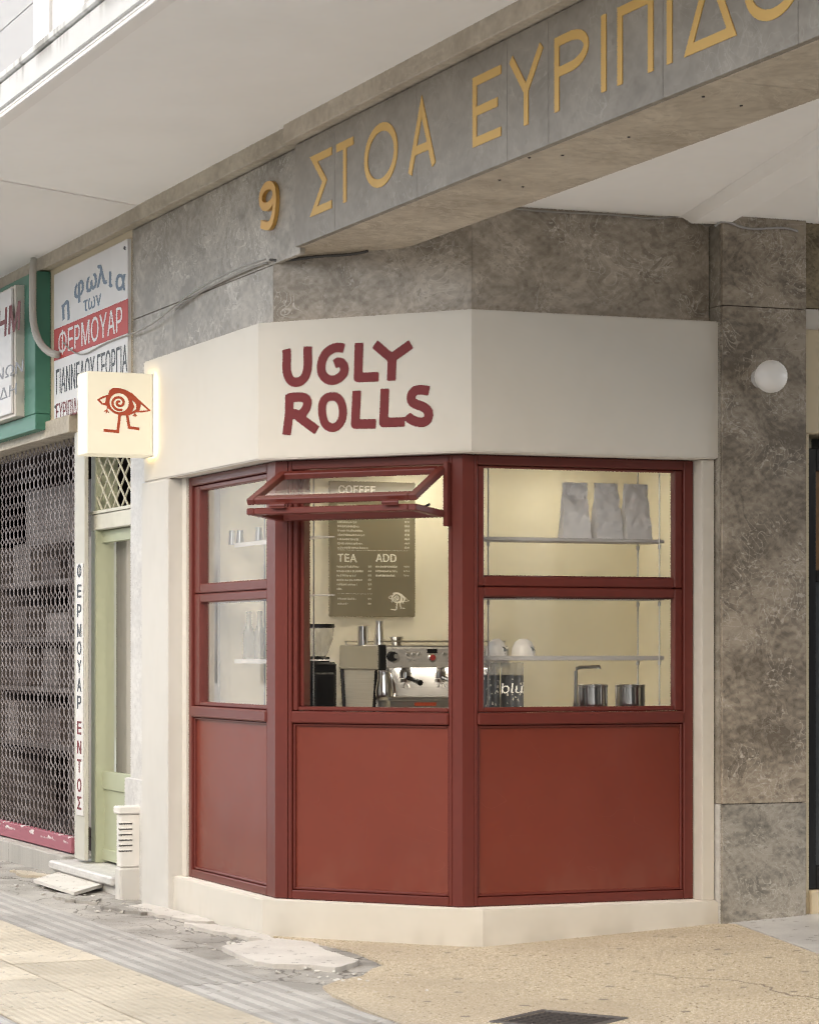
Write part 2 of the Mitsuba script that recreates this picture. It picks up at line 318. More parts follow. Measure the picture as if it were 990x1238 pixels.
# cement patches, loose slab, rubble
def blob(pts, n=3, amp=.02, seed=0):
    P = Polygon(pts); L = P.exterior.length; k = int(L / .05); r = np.random.default_rng(seed)
    q = np.array([P.exterior.interpolate(i * L / k).coords[0] for i in range(k)]); return Polygon(q + r.normal(0, amp, q.shape)).buffer(0)
k = obj('cement_patch', prism(blob([(.45, -.37), (.347, -.229), (.23, .02), (.45, .13), (.84, .06), (1.30, .055), (1.52, -.17), (1.351, -.23), (1.25, -.40), (1.008, -.43)], amp=.006, seed=1), -.016, .013), 'patch_cement')
tag(k, 'pale cement patch in the broken pavement below the serving window', 'pavement patch')
k = obj('cement_patch', prism(blob([(-.55, -.02), (-.2, .035), (.12, .04), (.3, .0), (.1, -.09), (-.3, -.16), (-.75, -.17)], amp=.009, seed=2), -.016, .009), 'patch_cement')
tag(k, 'narrow pale cement strip along the cream plinth of the red kiosk', 'pavement patch')
k = obj('cement_patch', prism(blob([(-1.9, -.03), (-1.2, .03), (-.75, .02), (-.8, -.1), (-1.3, -.17), (-1.7, -.2)], amp=.01, seed=4), -.016, .008), 'patch_cement')
tag(k, 'rough grey cement remnant at the foot of the white pier', 'pavement patch')
sl = prism(Polygon([(-3.406, -.30), (-4.0, .10), (-3.07, .145), (-2.45, -.30)]).buffer(-.004), 0, .022); sl.apply_transform(trimesh.transformations.rotation_matrix(.006, [1, .4, 0])); sl.apply_translation([0, 0, -.002 + .01])
tag(obj('paving_slab', sl, 'slab_white'), 'loose pale paving slab lying before the green door step', 'paving slab')
for i, (pp, lab) in enumerate([([(-2.75, -.33), (-2.3, -.18), (-2.02, -.28), (-2.5, -.42)], 'broken grey slab piece beside the loose pale slab'), ([(-2.05, -.22), (-1.5, -.10), (-1.35, -.2), (-1.8, -.33)], 'cracked grey paving piece in front of the white pier'),
                        ([(-4.3, -.05), (-3.95, -.02), (-4.1, -.18), (-4.5, -.16)], 'small beige tile fragment left of the loose pale slab')]):
    k = obj('paving_fragment', prism(blob(pp, amp=.012, seed=20 + i), -.014, .008), ('concrete', 'concrete', 'tile_yellow_1')[i]); tag(k, lab, 'paving fragment')
rub = []
for i in range(150):
    t = rng.random()
    if t < .55: x, y = rng.gauss(.2, .45), rng.gauss(-.16, .10)
    elif t < .8: x, y = rng.gauss(1.7, .25), rng.gauss(-.28, .12)
    else: x, y = rng.uniform(-3.5, -1.2), rng.gauss(-.28, .08)
    if y < -.55 or y > .06: continue
    s = rng.uniform(.005, .02) * (1.4 if rng.random() < .08 else 1)
    pts = nrng.normal(0, 1, (9, 3)); pts /= np.linalg.norm(pts, axis=1, keepdims=True)
    rub.append(put(hull(pts * [s, s, s * .5]), [x, y, -.002]))
k = obj('rubble', rub, 'rubble_stone'); tag(k, 'small broken stones scattered over the cracked pavement', None, None, 'stuff')
# drain cover
dc = thing('drain_cover', 'dark square iron drain cover set in the tan paving', 'drain cover')
o = np.array(ground(655, 1222)); e1 = np.array([.53, -.848]); e2 = np.array([.848, .53])
DF = (np.array([*o, 0.]), np.array([*e1, 0.]), np.array([*e2, 0.]))
obj('frame', [box(DF, 0, .42, 0, .03, -.05, .006, .003), box(DF, 0, .03, .032, .42, -.05, .006, .003), box(DF, .39, .42, .032, .39, -.05, .006, .003), box(DF, .032, .388, .39, .42, -.05, .006, .003)], 'iron_frame', dc)
obj('lid', [box(DF, .036, .384, .036, .384, -.04, .001, .002)] + [box(DF, .05 + i * .044, .075 + i * .044, .05 + j * .044, .075 + j * .044, 0, .005) for i in range(8) for j in range(8)], 'iron', dc)

# ------------------------------------------------------------ arcade building
bd = thing('arcade_building', 'grey marble street building with painted balcony soffit and an open arcade', 'building')
def slab(part, f, a0, a1, d, z0, z1, m, th=.03, g=.002):
    obj('slab', box(f, a0 + g, a1 - g, d, d + th, z0 + g, z1 - g, .002), m, part)
pAB, pBC = cross(A, .13, B, .13), cross(B, .13, C, .13)
def strip(d0, d1, z0, z1, a0=-2.534, c1=1.45):
    """Solid that follows the three faces between depths d0 and d1."""
    q0 = [w(A, a0, d0, 0)[:2], cross(A, d0, B, d0), cross(B, d0, C, d0), w(C, c1, d0, 0)[:2]]
    q1 = [w(A, a0, d1, 0)[:2], cross(A, d1, B, d1), cross(B, d1, C, d1), w(C, c1, d1, 0)[:2]]
    return prism(Polygon(q0 + q1[::-1]), z0, z1)
wl = obj('wall', strip(.13, .40, 2.60, 3.84), 'joint', bd)
aAB = cross(A, .1, B, .1); b0 = (aAB - B[0][:2]) @ B[1][:2]; q = cross(B, .1, C, .1); b1 = (q - B[0][:2]) @ B[1][:2]; c0 = (q - C[0][:2]) @ C[1][:2]
for a0, a1, z0, z1 in [(-2.534, -1.672, 3.0, 3.60), (-1.672, aAB[0], 3.0, 3.60)]: slab(wl, A, a0, a1, .1, z0, z1, 'marble_wall')
for a0, a1 in [(-2.534, .36)]: slab(wl, A, a0, a1, .1, 3.60, 4.165, 'marble_wall')
slab(wl, B, b0, b1, .1, 3.0, 3.84, 'marble_wall_b', .028)
slab(wl, C, c0, 1.408, .1, 3.0, 3.85, 'marble_wall_b')
# wall mass behind the upper slab, the beam and its lettering
bm = obj('beam', [box(WORLD, -2.534, 14, .132, .60, 3.664, 4.3)], 'joint', bd)
js = [.36, .92, 1.93, 2.892, 3.286, 4.25, 5.2, 6.2, 8, 10, 12, 14]
for a0, a1 in zip(js, js[1:]): slab(bm, WORLD, a0, a1, .07, 3.632, 4.165, 'marble_beam', .032, .0015)
us = [-.3, .75, 1.95, 3.25, 4.6, 6.2, 8, 10, 12, 14]
for a0, a1 in zip(us, us[1:]):
    obj('underside_slab', box(WORLD, a0 + .0015, a1 - .0015, .104, .604, 3.634, 3.66, .002), 'beam_under', bm)
for px, py in [(604, 217), (632, 225), (680, 187), (850, 116), (896, 127), (640, 190), (760, 165)]:
    bx, by = ground(px, py, 3.633)
    if .1 < by < .58: obj('bolt', put(lathe([(0, 0), (.007, 0), (.006, -.004), (0, -.005)], 10), [bx, by, 3.634]), 'iron', bm)
obj('return_slab', [box(WORLD, -2.534, 14, .602, .63, 3.64, 3.90)], 'beam_under', bm)
obj('cornice', [box(WORLD, -6.5, .36, .03, .14, 4.17, 4.30, .004)], 'cornice_stone', bd)
obj('cornice', [box(WORLD, .362, 14, .005, .14, 4.17, 4.30, .004)], 'beam_under', bd)
# lettering cut from strokes, painted gold
def strokes(lines, wd, cap=2): return unary_union([LineString(l).buffer(wd / 2, cap_style=cap, join_style=2, mitre_limit=6) for l in lines])
def arc(cx, cy, rx, ry, t0, t1, n=30): return [(cx + rx * math.cos(math.radians(t)), cy + ry * math.sin(math.radians(t))) for t in np.linspace(t0, t1, n)]
def greek(ch, x0, x1, h, s):
    W = x1 - x0; i = s / 2; X = lambda u: x0 + i + u * (W - s); Y = lambda u: i + u * (h - s); g = lambda *ls: strokes([[(X(a), Y(b)) for a, b in l] for l in ls], s)
    if ch == 'Σ': return g([(1, 1), (0, 1), (.62, .5), (0, 0), (1, 0)])
    if ch == 'Τ': return unary_union([g([(0, 1), (1, 1)]).buffer(0), LineString([(x0 + W / 2, 0), (x0 + W / 2, h - i)]).buffer(i, cap_style=2), LineString([(x0, h - i), (x1, h - i)]).buffer(i, cap_style=2)])
    if ch == 'Ο': return strokes([arc((x0 + x1) / 2, h / 2, (W - s) / 2, (h - s) / 2, 0, 358, 60) + [(x1 - i, h / 2)]], s)
    if ch == 'Α': return unary_union([strokes([[(x0 + i, 0), ((x0 + x1) / 2, h - i * .6), (x1 - i, 0)]], s), strokes([[(X(.2), h * .32), (X(.8), h * .32)]], s)])
    if ch == 'Δ': return strokes([[(x0 + i, i), ((x0 + x1) / 2, h - i), (x1 - i, i), (x0 + i, i), ((x0 + x1) / 2, h - i)]], s)
    if ch == 'Ε': return unary_union([strokes([[(x1, h - i), (x0 + i, h - i), (x0 + i, i), (x1, i)]], s), strokes([[(x0 + i, h / 2), (x1 - W * .12, h / 2)]], s)])
    if ch == 'Υ': return unary_union([strokes([[(x0 + i, h), ((x0 + x1) / 2, h * .48), (x1 - i, h)]], s), strokes([[((x0 + x1) / 2, 0), ((x0 + x1) / 2, h * .48)]], s)])
    if ch == 'Ρ': return strokes([[(x0 + i, 0), (x0 + i, h - i)] + [(x0 + W * .45, h - i)] + arc(x0 + W * .45, h * .73, W * .55 - i, h * .27 - i, 88, -88) + [(x0 + i, h * .46 + i)]], s)
    if ch == 'Ι': return sbox((x0 + x1) / 2 - i, 0, (x0 + x1) / 2 + i, h)
    if ch == 'Π': return strokes([[(x0 + i, 0), (x0 + i, h - i), (x1 - i, h - i), (x1 - i, 0)]], s)
LET = [('Σ', .616, .90), ('Τ', .945, 1.165), ('Ο', 1.307, 1.712), ('Α', 1.839, 2.149), ('Ε', 2.549, 2.835), ('Υ', 2.915, 3.245), ('Ρ', 3.346, 3.647), ('Ι', 3.753, 3.80), ('Π', 3.892, 4.178), ('Ι', 4.28, 4.33), ('Δ', 4.431, 4.78), ('Ο', 4.846, 5.245), ('Υ', 5.33, 5.66)]
for ch, x0, x1 in LET:
    g = affinity.translate(greek(ch, x0, x1, .308, .040), 0, 3.755)
    obj('letter', flat(WORLD, g, .0702, .004), 'gold', bm)
# pillar
pl = obj('pillar', box(C, 1.425, 1.905, -.012, .5, -.1, 3.9), 'joint', bd)
for z0, z1, mm in [(.0, .711, 'marble_base'), (.711, 3.358, 'marble_pillar'), (3.358, 3.90, 'marble_pillar')]:
    slab(pl, C, 1.412, 1.917, -.04, z0, z1, mm, .026)
    obj('side_slab', box(C, 1.410, 1.424, -.012, .16, z0 + .002, z1 - .002), 'marble_light' if z1 < 3.3 and z0 < .1 else 'marble_wall', pl)
# soffits of the balcony, passage ceiling
def solid_quad(pts, th):
    p = np.array(pts, float); return hull(np.vstack([p, p + [0, 0, th]]))
obj('soffit', solid_quad([(-2.24, .10, 4.264), (14, .10, 4.268), (14, -1.42, 4.268), (-1.50, -1.42, 4.264)], .12), 'soffit_paint', bd)
obj('soffit', solid_quad([(-14, .10, 4.260), (-2.242, .10, 4.260), (-1.502, -1.42, 4.260), (-14, -1.42, 4.260)], .14), 'soffit_paint_shaded', bd)
obj('ceiling', box(WORLD, -.6, 6.4, .63, 6.4, 3.835, 3.95), 'soffit_paint', bd)
y0_, z0_ = 0, 0
cr = [np.array([*ground(990, 180, 3.835), 0]), np.array([*ground(858, 262, 3.835), 0])]; dv = cr[0] - cr[1]; dv /= np.linalg.norm(dv); nv = np.array([-dv[1], dv[0], 0])
CF = (cr[1], dv, nv)
obj('ceiling_rib', place(trimesh.creation.extrude_polygon(Polygon([(-.16, 0), (.16, 0), (.10, -.035), (-.10, -.035)]), 5.2, engine='earcut').apply_transform(np.array([[0, 0, 1, 0], [1, 0, 0, 0], [0, 1, 0, 3.834], [0, 0, 0, 1.]])), CF), 'soffit_paint', bd)
# outside the picture: storeys above, far side of the arcade, its end left open to let light in, the rest of the street front
obj('upper_storeys', box(WORLD, -14, 18, .20, 6.4, 4.42, 15), 'facade_far', bd)
obj('passage_wall', box(WORLD, 6.2, 18, .14, 6.4, -.1, 4.30), 'grey_wall', bd)  # unseen wall made pale to bounce light onto the kiosk
for i in range(2):
    obj('reflected_dark_panel', box(WORLD, 6.185, 6.199, .5 + i * 2.8, 3.0 + i * 2.8, .2, 2.7), 'window_dark', bd)  # unseen dark panels added to darken reflections in the red arcade side
# right of the pillar: stone, lintel, beige wall and door
rf = obj('side_wall', box(C, 1.93, 8, .34, .5, -.1, 3.9), 'joint', bd)
slab(rf, C, 1.919, 3.3, .02, 3.375, 3.84, 'marble_brown', .3)
obj('ledge', box(C, 1.919, 3.3, .03, .3, 3.262, 3.372), 'grey_wall', rf)
obj('wall_panel', box(C, 1.919, 7, .0, .33, 2.70, 3.258, .004), 'beige_wall', rf)
obj('jamb', box(C, 1.919, 1.957, .005, .33, .08, 2.695, .002), 'beige_wall', rf)
obj('jamb', box(C, 3.4, 7, .005, .33, .08, 2.695, .002), 'beige_wall', rf)
obj('sill', box(C, 1.959, 3.398, -.02, .33, .05, .232, .004), 'beige_wall', rf)
ld = thing('lobby_door', 'black framed glazed door at the right edge beside the marble pillar', 'door')
obj('frame', [box(C, 1.96, 2.015, .03, .1, .236, 2.62, .003), box(C, 2.017, 3.395, .03, .1, 2.50, 2.62, .003), box(C, 2.017, 3.395, .03, .1, .236, .36, .003), box(C, 3.34, 3.395, .03, .1, .362, 2.498, .003), box(C, 2.017, 3.338, .03, .1, 1.9, 1.96, .003)], 'door_black', ld)
obj('pane', box(C, 2.017, 3.338, .06, .072, 1.962, 2.498), 'door_inside', ld)
obj('pane', box(C, 2.017, 3.338, .06, .072, .362, 1.898), 'window_dark', ld)
# balcony above
BY = -1.435; zb1 = at(WORLD, BY, 0, 93)[1] - .03
bl = thing('balcony', 'balcony at the top left corner with stained white edge and white railing', 'balcony')
obj('slab', box(WORLD, -14, 14, BY, BY + .1, 4.276, zb1, .006), 'balcony_paint', bl)
obj('drip_edge', box(WORLD, -14, 14, BY + .02, BY + .1, 4.245, 4.274, .003), 'soffit_paint_shaded', bl)
obj('coping', box(WORLD, -14, 14, BY - .015, BY + .26, zb1 + .004, zb1 + .045, .008), 'balcony_paint', bl)
obj('floor', box(WORLD, -14, 14, BY + .101, .2, 4.42, 4.60), 'soffit_paint_shaded', bl)
x = -3.
RY = BY + .03; pa = at(WORLD, RY, 42, 40)[0]; zr = zb1 + .048
obj('railing_panel', [box(WORLD, -6, pa - .01, RY, RY + .03, zr, zr + .24), box(WORLD, -6, pa - .01, RY, RY + .03, zr + .246, zr + .9)], 'railing_grey', bl)
for i in range(26):
    a = pa + .005 + i * .30
    obj('slat', box(WORLD, a, a + (.265 if i % 3 else .28), RY - .01 + .012 * (i % 2), RY + .03, zr, zr + .9, .003), 'railing_white', bl)
obj('railing_rail', box(WORLD, pa, 14, RY + .032, RY + .06, zr, zr + .9), 'railing_grey', bl)

# ------------------------------------------------------------ coffee kiosk
ks = thing('coffee_kiosk', 'red framed corner coffee kiosk with cream fascia and folding serving window', 'kiosk')
ZF0, ZF1 = 2.545, 3.277
def strip3(dA, dB, dC, e, z0, z1, a0, c1):
    q0 = [w(A, a0, dA, 0)[:2], cross(A, dA, B, dB), cross(B, dB, C, dC), w(C, c1, dC, 0)[:2]]
    q1 = [w(A, a0, e, 0)[:2], cross(A, e, B, e), cross(B, e, C, e), w(C, c1, e, 0)[:2]]
    return Polygon(q0 + q1[::-1])
def rounded_prism(P, z0, z1, r=.007):
    import manifold3d as m3
    def mk(P, z0, z1):
        c = np.array(orient(P).exterior.coords)[:-1]
        return m3.Manifold.extrude(m3.CrossSection([c]), z1 - z0).translate([0, 0, z0])
    k = mk(P.buffer(-r, join_style=2), z0, z1) + mk(P, z0 + r, z1 - r)
    q = k.to_mesh(); return trimesh.Trimesh(q.vert_properties[:, :3], q.tri_verts, process=False)
def orient(P): return P if P.exterior.is_ccw else Polygon(list(P.exterior.coords)[::-1])
fs = obj('fascia', rounded_prism(orient(strip3(0, 0, 0, .30, 0, 0, -1.985, LC)), ZF0, ZF1), 'plaster', ks)
obj('plinth', rounded_prism(orient(strip3(.035, .045, .0, .35, 0, 0, -1.54, LC)), -.1, .197), 'plinth_plaster', ks)
obj('pier', box(A, -2.035, -1.527, .0, .30, -.1, ZF0 - .002, .006), 'pier_plaster', ks)
obj('jamb', box(C, 1.327, 1.402, .03, .30, .197, ZF0 - .002, .004), 'plaster', ks)
obj('jamb', box(A, -1.525, -1.448, .085, .30, .197, ZF0 - .002, .003), 'plaster', ks)
# painted words
def onB(pts): return [at(B, 0, 300 + x / 3.3, 380 + y / 3.3) for x, y in pts]
def brush(lines, wd):
    s = wd / 3.3 / 226
    g = unary_union([LineString(spline(l, 26) if len(l) > 2 and sm else l).buffer(s / 2, cap_style=2, join_style=1) for l, sm in lines])
    return g.buffer(-.006).buffer(.012).buffer(-.006)
WORDS = [
 [([(153, 138), (154, 200), (160, 245), (178, 268), (198, 270), (222, 256), (236, 225), (239, 180), (239, 127)], 1)],
 [([(383, 136), (350, 132), (316, 150), (293, 195), (298, 240), (328, 262), (362, 254), (385, 224), (380, 200), (345, 198)], 1)],
 [([(443, 113), (439, 251), (521, 248)], 0)],
 [([(506, 118), (572, 174)], 0), ([(650, 118), (572, 174)], 0), ([(575, 168), (572, 264)], 0)],
 [([(166, 318), (164, 400), (154, 480)], 0), ([(158, 333), (205, 329), (236, 342), (233, 372), (190, 397)], 1), ([(180, 390), (225, 425), (275, 462)], 1)],
 [([(336, 326), (300, 348), (297, 400), (318, 446), (350, 449), (374, 420), (378, 375), (362, 336), (336, 326)], 1)],
 [([(434, 304), (428, 437), (510, 436)], 0)],
 [([(546, 296), (541, 431), (625, 428)], 0)],
 [([(722, 305), (690, 300), (657, 312), (651, 340), (690, 365), (720, 390), (715, 420), (685, 430), (634, 402)], 1)]]
for i, ls in enumerate(WORDS):
    g = brush([(onB(l), sm) for l, sm in ls], 37 if i != 5 else 34)
    obj('letter', flat(B, g, .0004, .0045), 'red_letter', fs)
# window frames. face: (frame, depth, a0, a1)
DA, DB, DC = .10, .08, .12
pA = cross(A, DA, B, DB); pB = cross(B, DB, C, DC)
ca, cb = (pA - A[0][:2])[0], (pA - B[0][:2]) @ B[1][:2]; cb1 = (pB - B[0][:2]) @ B[1][:2]; cc = (pB - C[0][:2]) @ C[1][:2]
def post(p, f1, f2, l1, l2, z0, z1):
    n = (f1[2] + f2[2])[:2]; n /= np.linalg.norm(n)
    pts = [p - f1[1][:2] * l1, p, p + f2[1][:2] * l2, p + f2[1][:2] * l2 + f2[2][:2] * .08, p + n * .1, p - f1[1][:2] * l1 + f1[2][:2] * .08]
    return rounded_prism(orient(Polygon(pts)), z0, z1, .005)
obj('corner_post', post(pA, A, B, .125, .075, .199, 2.541), 'red_frame', ks)
obj('corner_post', post(pB, B, C, .055, .065, .199, 2.541), 'red_frame', ks)
def bars(f, d0, d1, a0, a1, z0, z1, l, r, b, t, bev=.005):
    return [box(f, a0, a0 + l, d0, d1, z0, z1, bev), box(f, a1 - r, a1, d0, d1, z0, z1, bev), box(f, a0 + l + .0005, a1 - r - .0005, d0, d1, z0, z0 + b, bev), box(f, a0 + l + .0005, a1 - r - .0005, d0, d1, z1 - t, z1, bev)]
def window(f, d, a0, a1, panes, label, jl=.05, jr=.05, reveal=.0):
    wn = obj('window', bars(f, d, d + .09, a0, a1, .199, 2.541, jl, jr, .048, .05), 'red_frame', ks); labels[wn] = {'label': label}
    i0, i1 = a0 + jl, a1 - jr
    obj('sill_rail', [box(f, i0, i1, d - .008, d + .09, 1.140, 1.203, .007)], 'red_frame', wn)
    obj('panel', box(f, i0 - .002, i1 + .002, d + .030, d + .05, .245, 1.142), 'red_panel', wn)
    obj('panel_bead', bars(f, d + .014, d + .034, i0 + .001, i1 - .001, .249, 1.138, .014, .014, .014, .014, .004), 'red_frame', wn)
    for z0, z1, (l, r, b, t) in panes:
        if z0 > 1.5: obj('transom', box(f, i0, i1, d + .0715, d + .09, 1.80, 1.92), 'red_frame', wn)
        obj('sash', bars(f, d + .016, d + .07, i0 + .001, i1 - .001, z0, z1, l, r, b, t, .006), 'red_frame', wn)
        obj('pane', box(f, i0 + l - .004, i1 - r + .004, d + .046, d + .047, z0 + b - .004, z1 - t + .004), 'glass', wn)
    return wn
aL = at(A, DA, 228, 700)[0]; s0 = at(A, DA + .05, 248, 700)[0]
window(A, DA, aL, ca - .127, [(1.861, 2.489, (s0 - aL - .05, .02, .055, .03)), (1.205, 1.857, (s0 - aL - .05, .02, .024, .05))], 'narrow red window on the street side with steel cups on its shelf', .05, .01)
c1 = at(C, DC, 838, 700)[0]; sl0 = at(C, DC + .04, 583, 700)[0]; sr0 = at(C, DC + .04, 813, 700)[0]
window(C, DC, cc + .067, c1, [(1.861, 2.489, (sl0 - cc - .067 - .02, c1 - sr0 - .055, .050, .012)), (1.205, 1.857, (sl0 - cc - .067 - .02, c1 - sr0 - .055, .026, .05))], 'wide red window on the arcade side with silver bags on its shelf', .02, .055)
# serving window: open
bi0, bi1 = cb + .077, cb1 - .057
wn = obj('window', bars(B, DB, DB + .09, bi0, bi1, .199, 2.541, .022, .02, .048, .05), 'red_frame', ks); labels[wn] = {'label': 'open red serving window in the kiosk corner face'}
obj('sill_rail', [box(B, bi0 + .022, bi1 - .02, DB - .008, DB + .11, 1.140, 1.203, .007)], 'red_frame', wn)
obj('panel', box(B, bi0 + .02, bi1 - .018, DB + .030, DB + .05, .245, 1.142), 'red_panel', wn)
obj('panel_bead', bars(B, DB + .014, DB + .034, bi0 + .023, bi1 - .021, .249, 1.138, .014, .014, .014, .014, .004), 'red_frame', wn)
obj('lining', [box(B, bi0 + .0225, bi0 + .05, DB + .015, DB + .12, 1.206, 2.489, .004), box(B, bi0 + .051, bi0 + .072, DB + .045, DB + .12, 1.228, 2.489, .004), box(B, bi1 - .034, bi1 - .0205, DB + .02, DB + .12, 1.206, 2.489, .004), box(B, bi0 + .051, bi1 - .036, DB + .02, DB + .12, 1.206, 1.227, .004)], 'red_frame', wn)
# the folded sash: two hinged leaves
aw = obj('folding_sash', box(B, bi1 - .03, bi1 - .005, .03, .078, 2.17, 2.50, .003), 'red_frame', ks); labels[aw] = {'label': 'top hung two leaf sash folded out above the serving opening'}
def leaf(P, Q, up):
    """A glazed leaf between the line P and the line Q, each (depth, height)."""
    u = np.array([Q[0] - P[0], Q[1] - P[1]]); L = np.linalg.norm(u); u /= L; nrm = np.array([-u[1], u[0]])
    fr = (w(B, 0, P[0], P[1]), B[1], u[0] * B[2] + np.array([0, 0, u[1]]))
    zz = nrm[0] * B[2] + np.array([0, 0, nrm[1]])
    def lb(a0, a1, d0, d1, t0, t1, b=.004):
        m = chamfer((a0, d0, t0), (a1, d1, t1), b); v = m.vertices
        m.vertices = fr[0] + v[:, :1] * fr[1] + v[:, 1:2] * fr[2] + v[:, 2:] * zz; m.fix_normals(); return m
    a0, a1, th = bi0 - .035, bi1 - .022, .034
    k = obj('leaf', [lb(a0, a0 + .045, 0, L, -th / 2, th / 2), lb(a1 - .045, a1, 0, L, -th / 2, th / 2), lb(a0 + .046, a1 - .046, 0, .045, -th / 2, th / 2), lb(a0 + .046, a1 - .046, L - .05, L, -th / 2, th / 2)], 'red_frame', aw)
    obj('pane', lb(a0 + .044, a1 - .044, .044, L - .049, -.0005, .0005, 0.0001), 'glass', aw)
leaf((.06, 2.470), (-.30, 2.300), 1); leaf((-.305, 2.252), (.055, 2.232), -1)
for a in (bi0 + .12, bi1 - .20):
    obj('hinge', [box(B, a, a + .09, -.332, -.322, 2.262, 2.292, .003), place(tube([(a, -.33, 2.277), (a + .09, -.33, 2.277)], .008), B)], 'red_frame', aw)
obj('bracket', [place(tube(spline([(bi1 - .03, .02, 2.25), (bi1 - .07, -.08, 2.245), (bi1 - .06, -.12, 2.262), (bi1 - .05, -.09, 2.275)], 14), .006), B)], 'black_plastic', aw)

# ------------------------------------------------------------ room behind the glass
RD, RA = 2.4, 2.076
room = [w(C, -.72, RD, 0)[:2], w(C, RA, RD, 0)[:2], w(C, RA, .30, 0)[:2], w(C, 1.33, .30, 0)[:2], cross(B, .22, C, .24), cross(A, .22, B, .22), w(A, -1.46, .22, 0)[:2]]
RP = Polygon(room)
struct('interior_floor', prism(RP, .05, .10), 'room_floor')
struct('interior_ceiling', prism(RP.buffer(.05, join_style=2), 2.78, 2.84), 'room_cream')
struct('interior_wall', [box(C, -.80, RA + .06, RD, RD + .06, .1, 2.78)], 'room_cream')
struct('interior_wall', [box(C, RA, RA + .06, .30, RD - .002, .1, 2.78)], 'room_cream')
struct('interior_wall', [box(C, 1.32, RA - .002, .24, .30, .1, 2.78)], 'room_cream')
struct('interior_wall', [box(A, -1.526, -1.46, .302, .36, .1, 2.78)], 'room_cream')
struct('interior_wall', [strip(.30, .36, 2.50, 2.79, -1.54, 1.40)], 'room_cream')
def lamp(name, a, d, lab, power, col=(1., .92, .72)):
    k = thing(name, lab, 'ceiling lamp', 'lamps on the kiosk ceiling')
    obj('housing', place(put(lathe([(0, 0), (.10, 0), (.10, -.04), (.085, -.04), (.085, -.02), (0, -.02)]), [a, d, 2.779]), C), 'railing_white', k)
    kk = num(k + '__diffuser'); scene[kk] = mikit.ply(place(hull([(.08 * math.cos(t) + a, .08 * math.sin(t) + d, 2.745 + h) for t in np.linspace(0, 6.28, 20) for h in (0, .01)]), C), 'globe', emitter={'type': 'area', 'radiance': rgb([power * c for c in col])})
LAMP = 6.6
lamp('interior_lamp', .55, 2.05, 'round ceiling lamp over the espresso machine', LAMP); lamp('interior_lamp', 1.45, 1.9, 'round ceiling lamp over the steel canisters', LAMP); lamp('interior_lamp', -.5, 1.9, 'round ceiling lamp over the coffee grinder', LAMP * .7)
ct = thing('back_counter', 'steel counter along the back wall under the espresso machine', 'counter')
obj('top', box(C, -.62, RA - .01, 1.55, RD - .005, 1.01, 1.05, .004), 'steel_brushed', ct); obj('cabinet', box(C, -.62, RA - .01, 1.60, RD - .005, .102, 1.008), 'shop_shelf', ct)
wc = thing('window_counter', 'steel counter inside the arcade side window', 'counter')
obj('top', box(C, .12, 1.31, .26, .80, 1.14, 1.17, .004), 'steel_brushed', wc); obj('cabinet', box(C, .14, 1.29, .32, .76, .102, 1.138), 'shop_shelf', wc)
# menu board
mb = thing('menu_board', 'bronze menu board with TEA and ADD columns on the back wall', 'menu board')
MD = RD - .03
ml, mt = at(C, MD, 399, 581); mr, mbz = at(C, MD, 502, 746)
obj('panel', box(C, ml, mr, MD, RD - .003, mbz, mt, .003), 'menu_bronze', mb)
def mtext(s, px, py, hpx, bold=True, m='menu_print', wide=1.):
    a, z = at(C, MD, px, py); g, wd = text(s, hpx / FOC * 15.6, bold, wide); obj('lettering', flat(C, affinity.translate(g, a, z), MD - .0002, .0015), m, mb)
mtext('COFFEE', 409, 596, 9); mtext('TEA', 408, 679, 9.2); mtext('ADD', 454, 679, 9.2)
lines = []
def dashes(px0, px1, py, h=2.6):
    a0, z = at(C, MD, px0, py); a1, _ = at(C, MD, px1, py); hh = h / FOC * 15.6; x = a0
    while x < a1:
        wd = rng.uniform(.006, .014); lines.append(sbox(x, z, min(x + wd, a1), z + hh * rng.uniform(.7, 1))); x += wd + rng.choice((.0025, .0025, .005))
for i in range(13):
    y = 606 + i * 5.2
    if y > 664: break
    dashes(408, 408 + rng.uniform(22, 38), y); dashes(489, 495, y)
for i in range(6): dashes(407, 407 + rng.uniform(20, 32) if i < 5 else 413, 686 + i * 5.4); dashes(445, 449, 686 + i * 5.4)
for i in range(3): dashes(454, 454 + rng.uniform(18, 27), 686 + i * 5.5); dashes(488, 495, 686 + i * 5.5)
dashes(408, 430, 725); dashes(445, 449, 725); dashes(408, 420, 731); dashes(445, 449, 731)
for x0, x1, y in ((408, 494, 665), (408, 450, 718)): a0, z = at(C, MD, x0, y); a1, _ = at(C, MD, x1, y); lines.append(sbox(a0, z, a1, z + .003))
obj('small_print', flat(C, unary_union(lines), MD - .0002, .0012), 'menu_print_dim', mb)
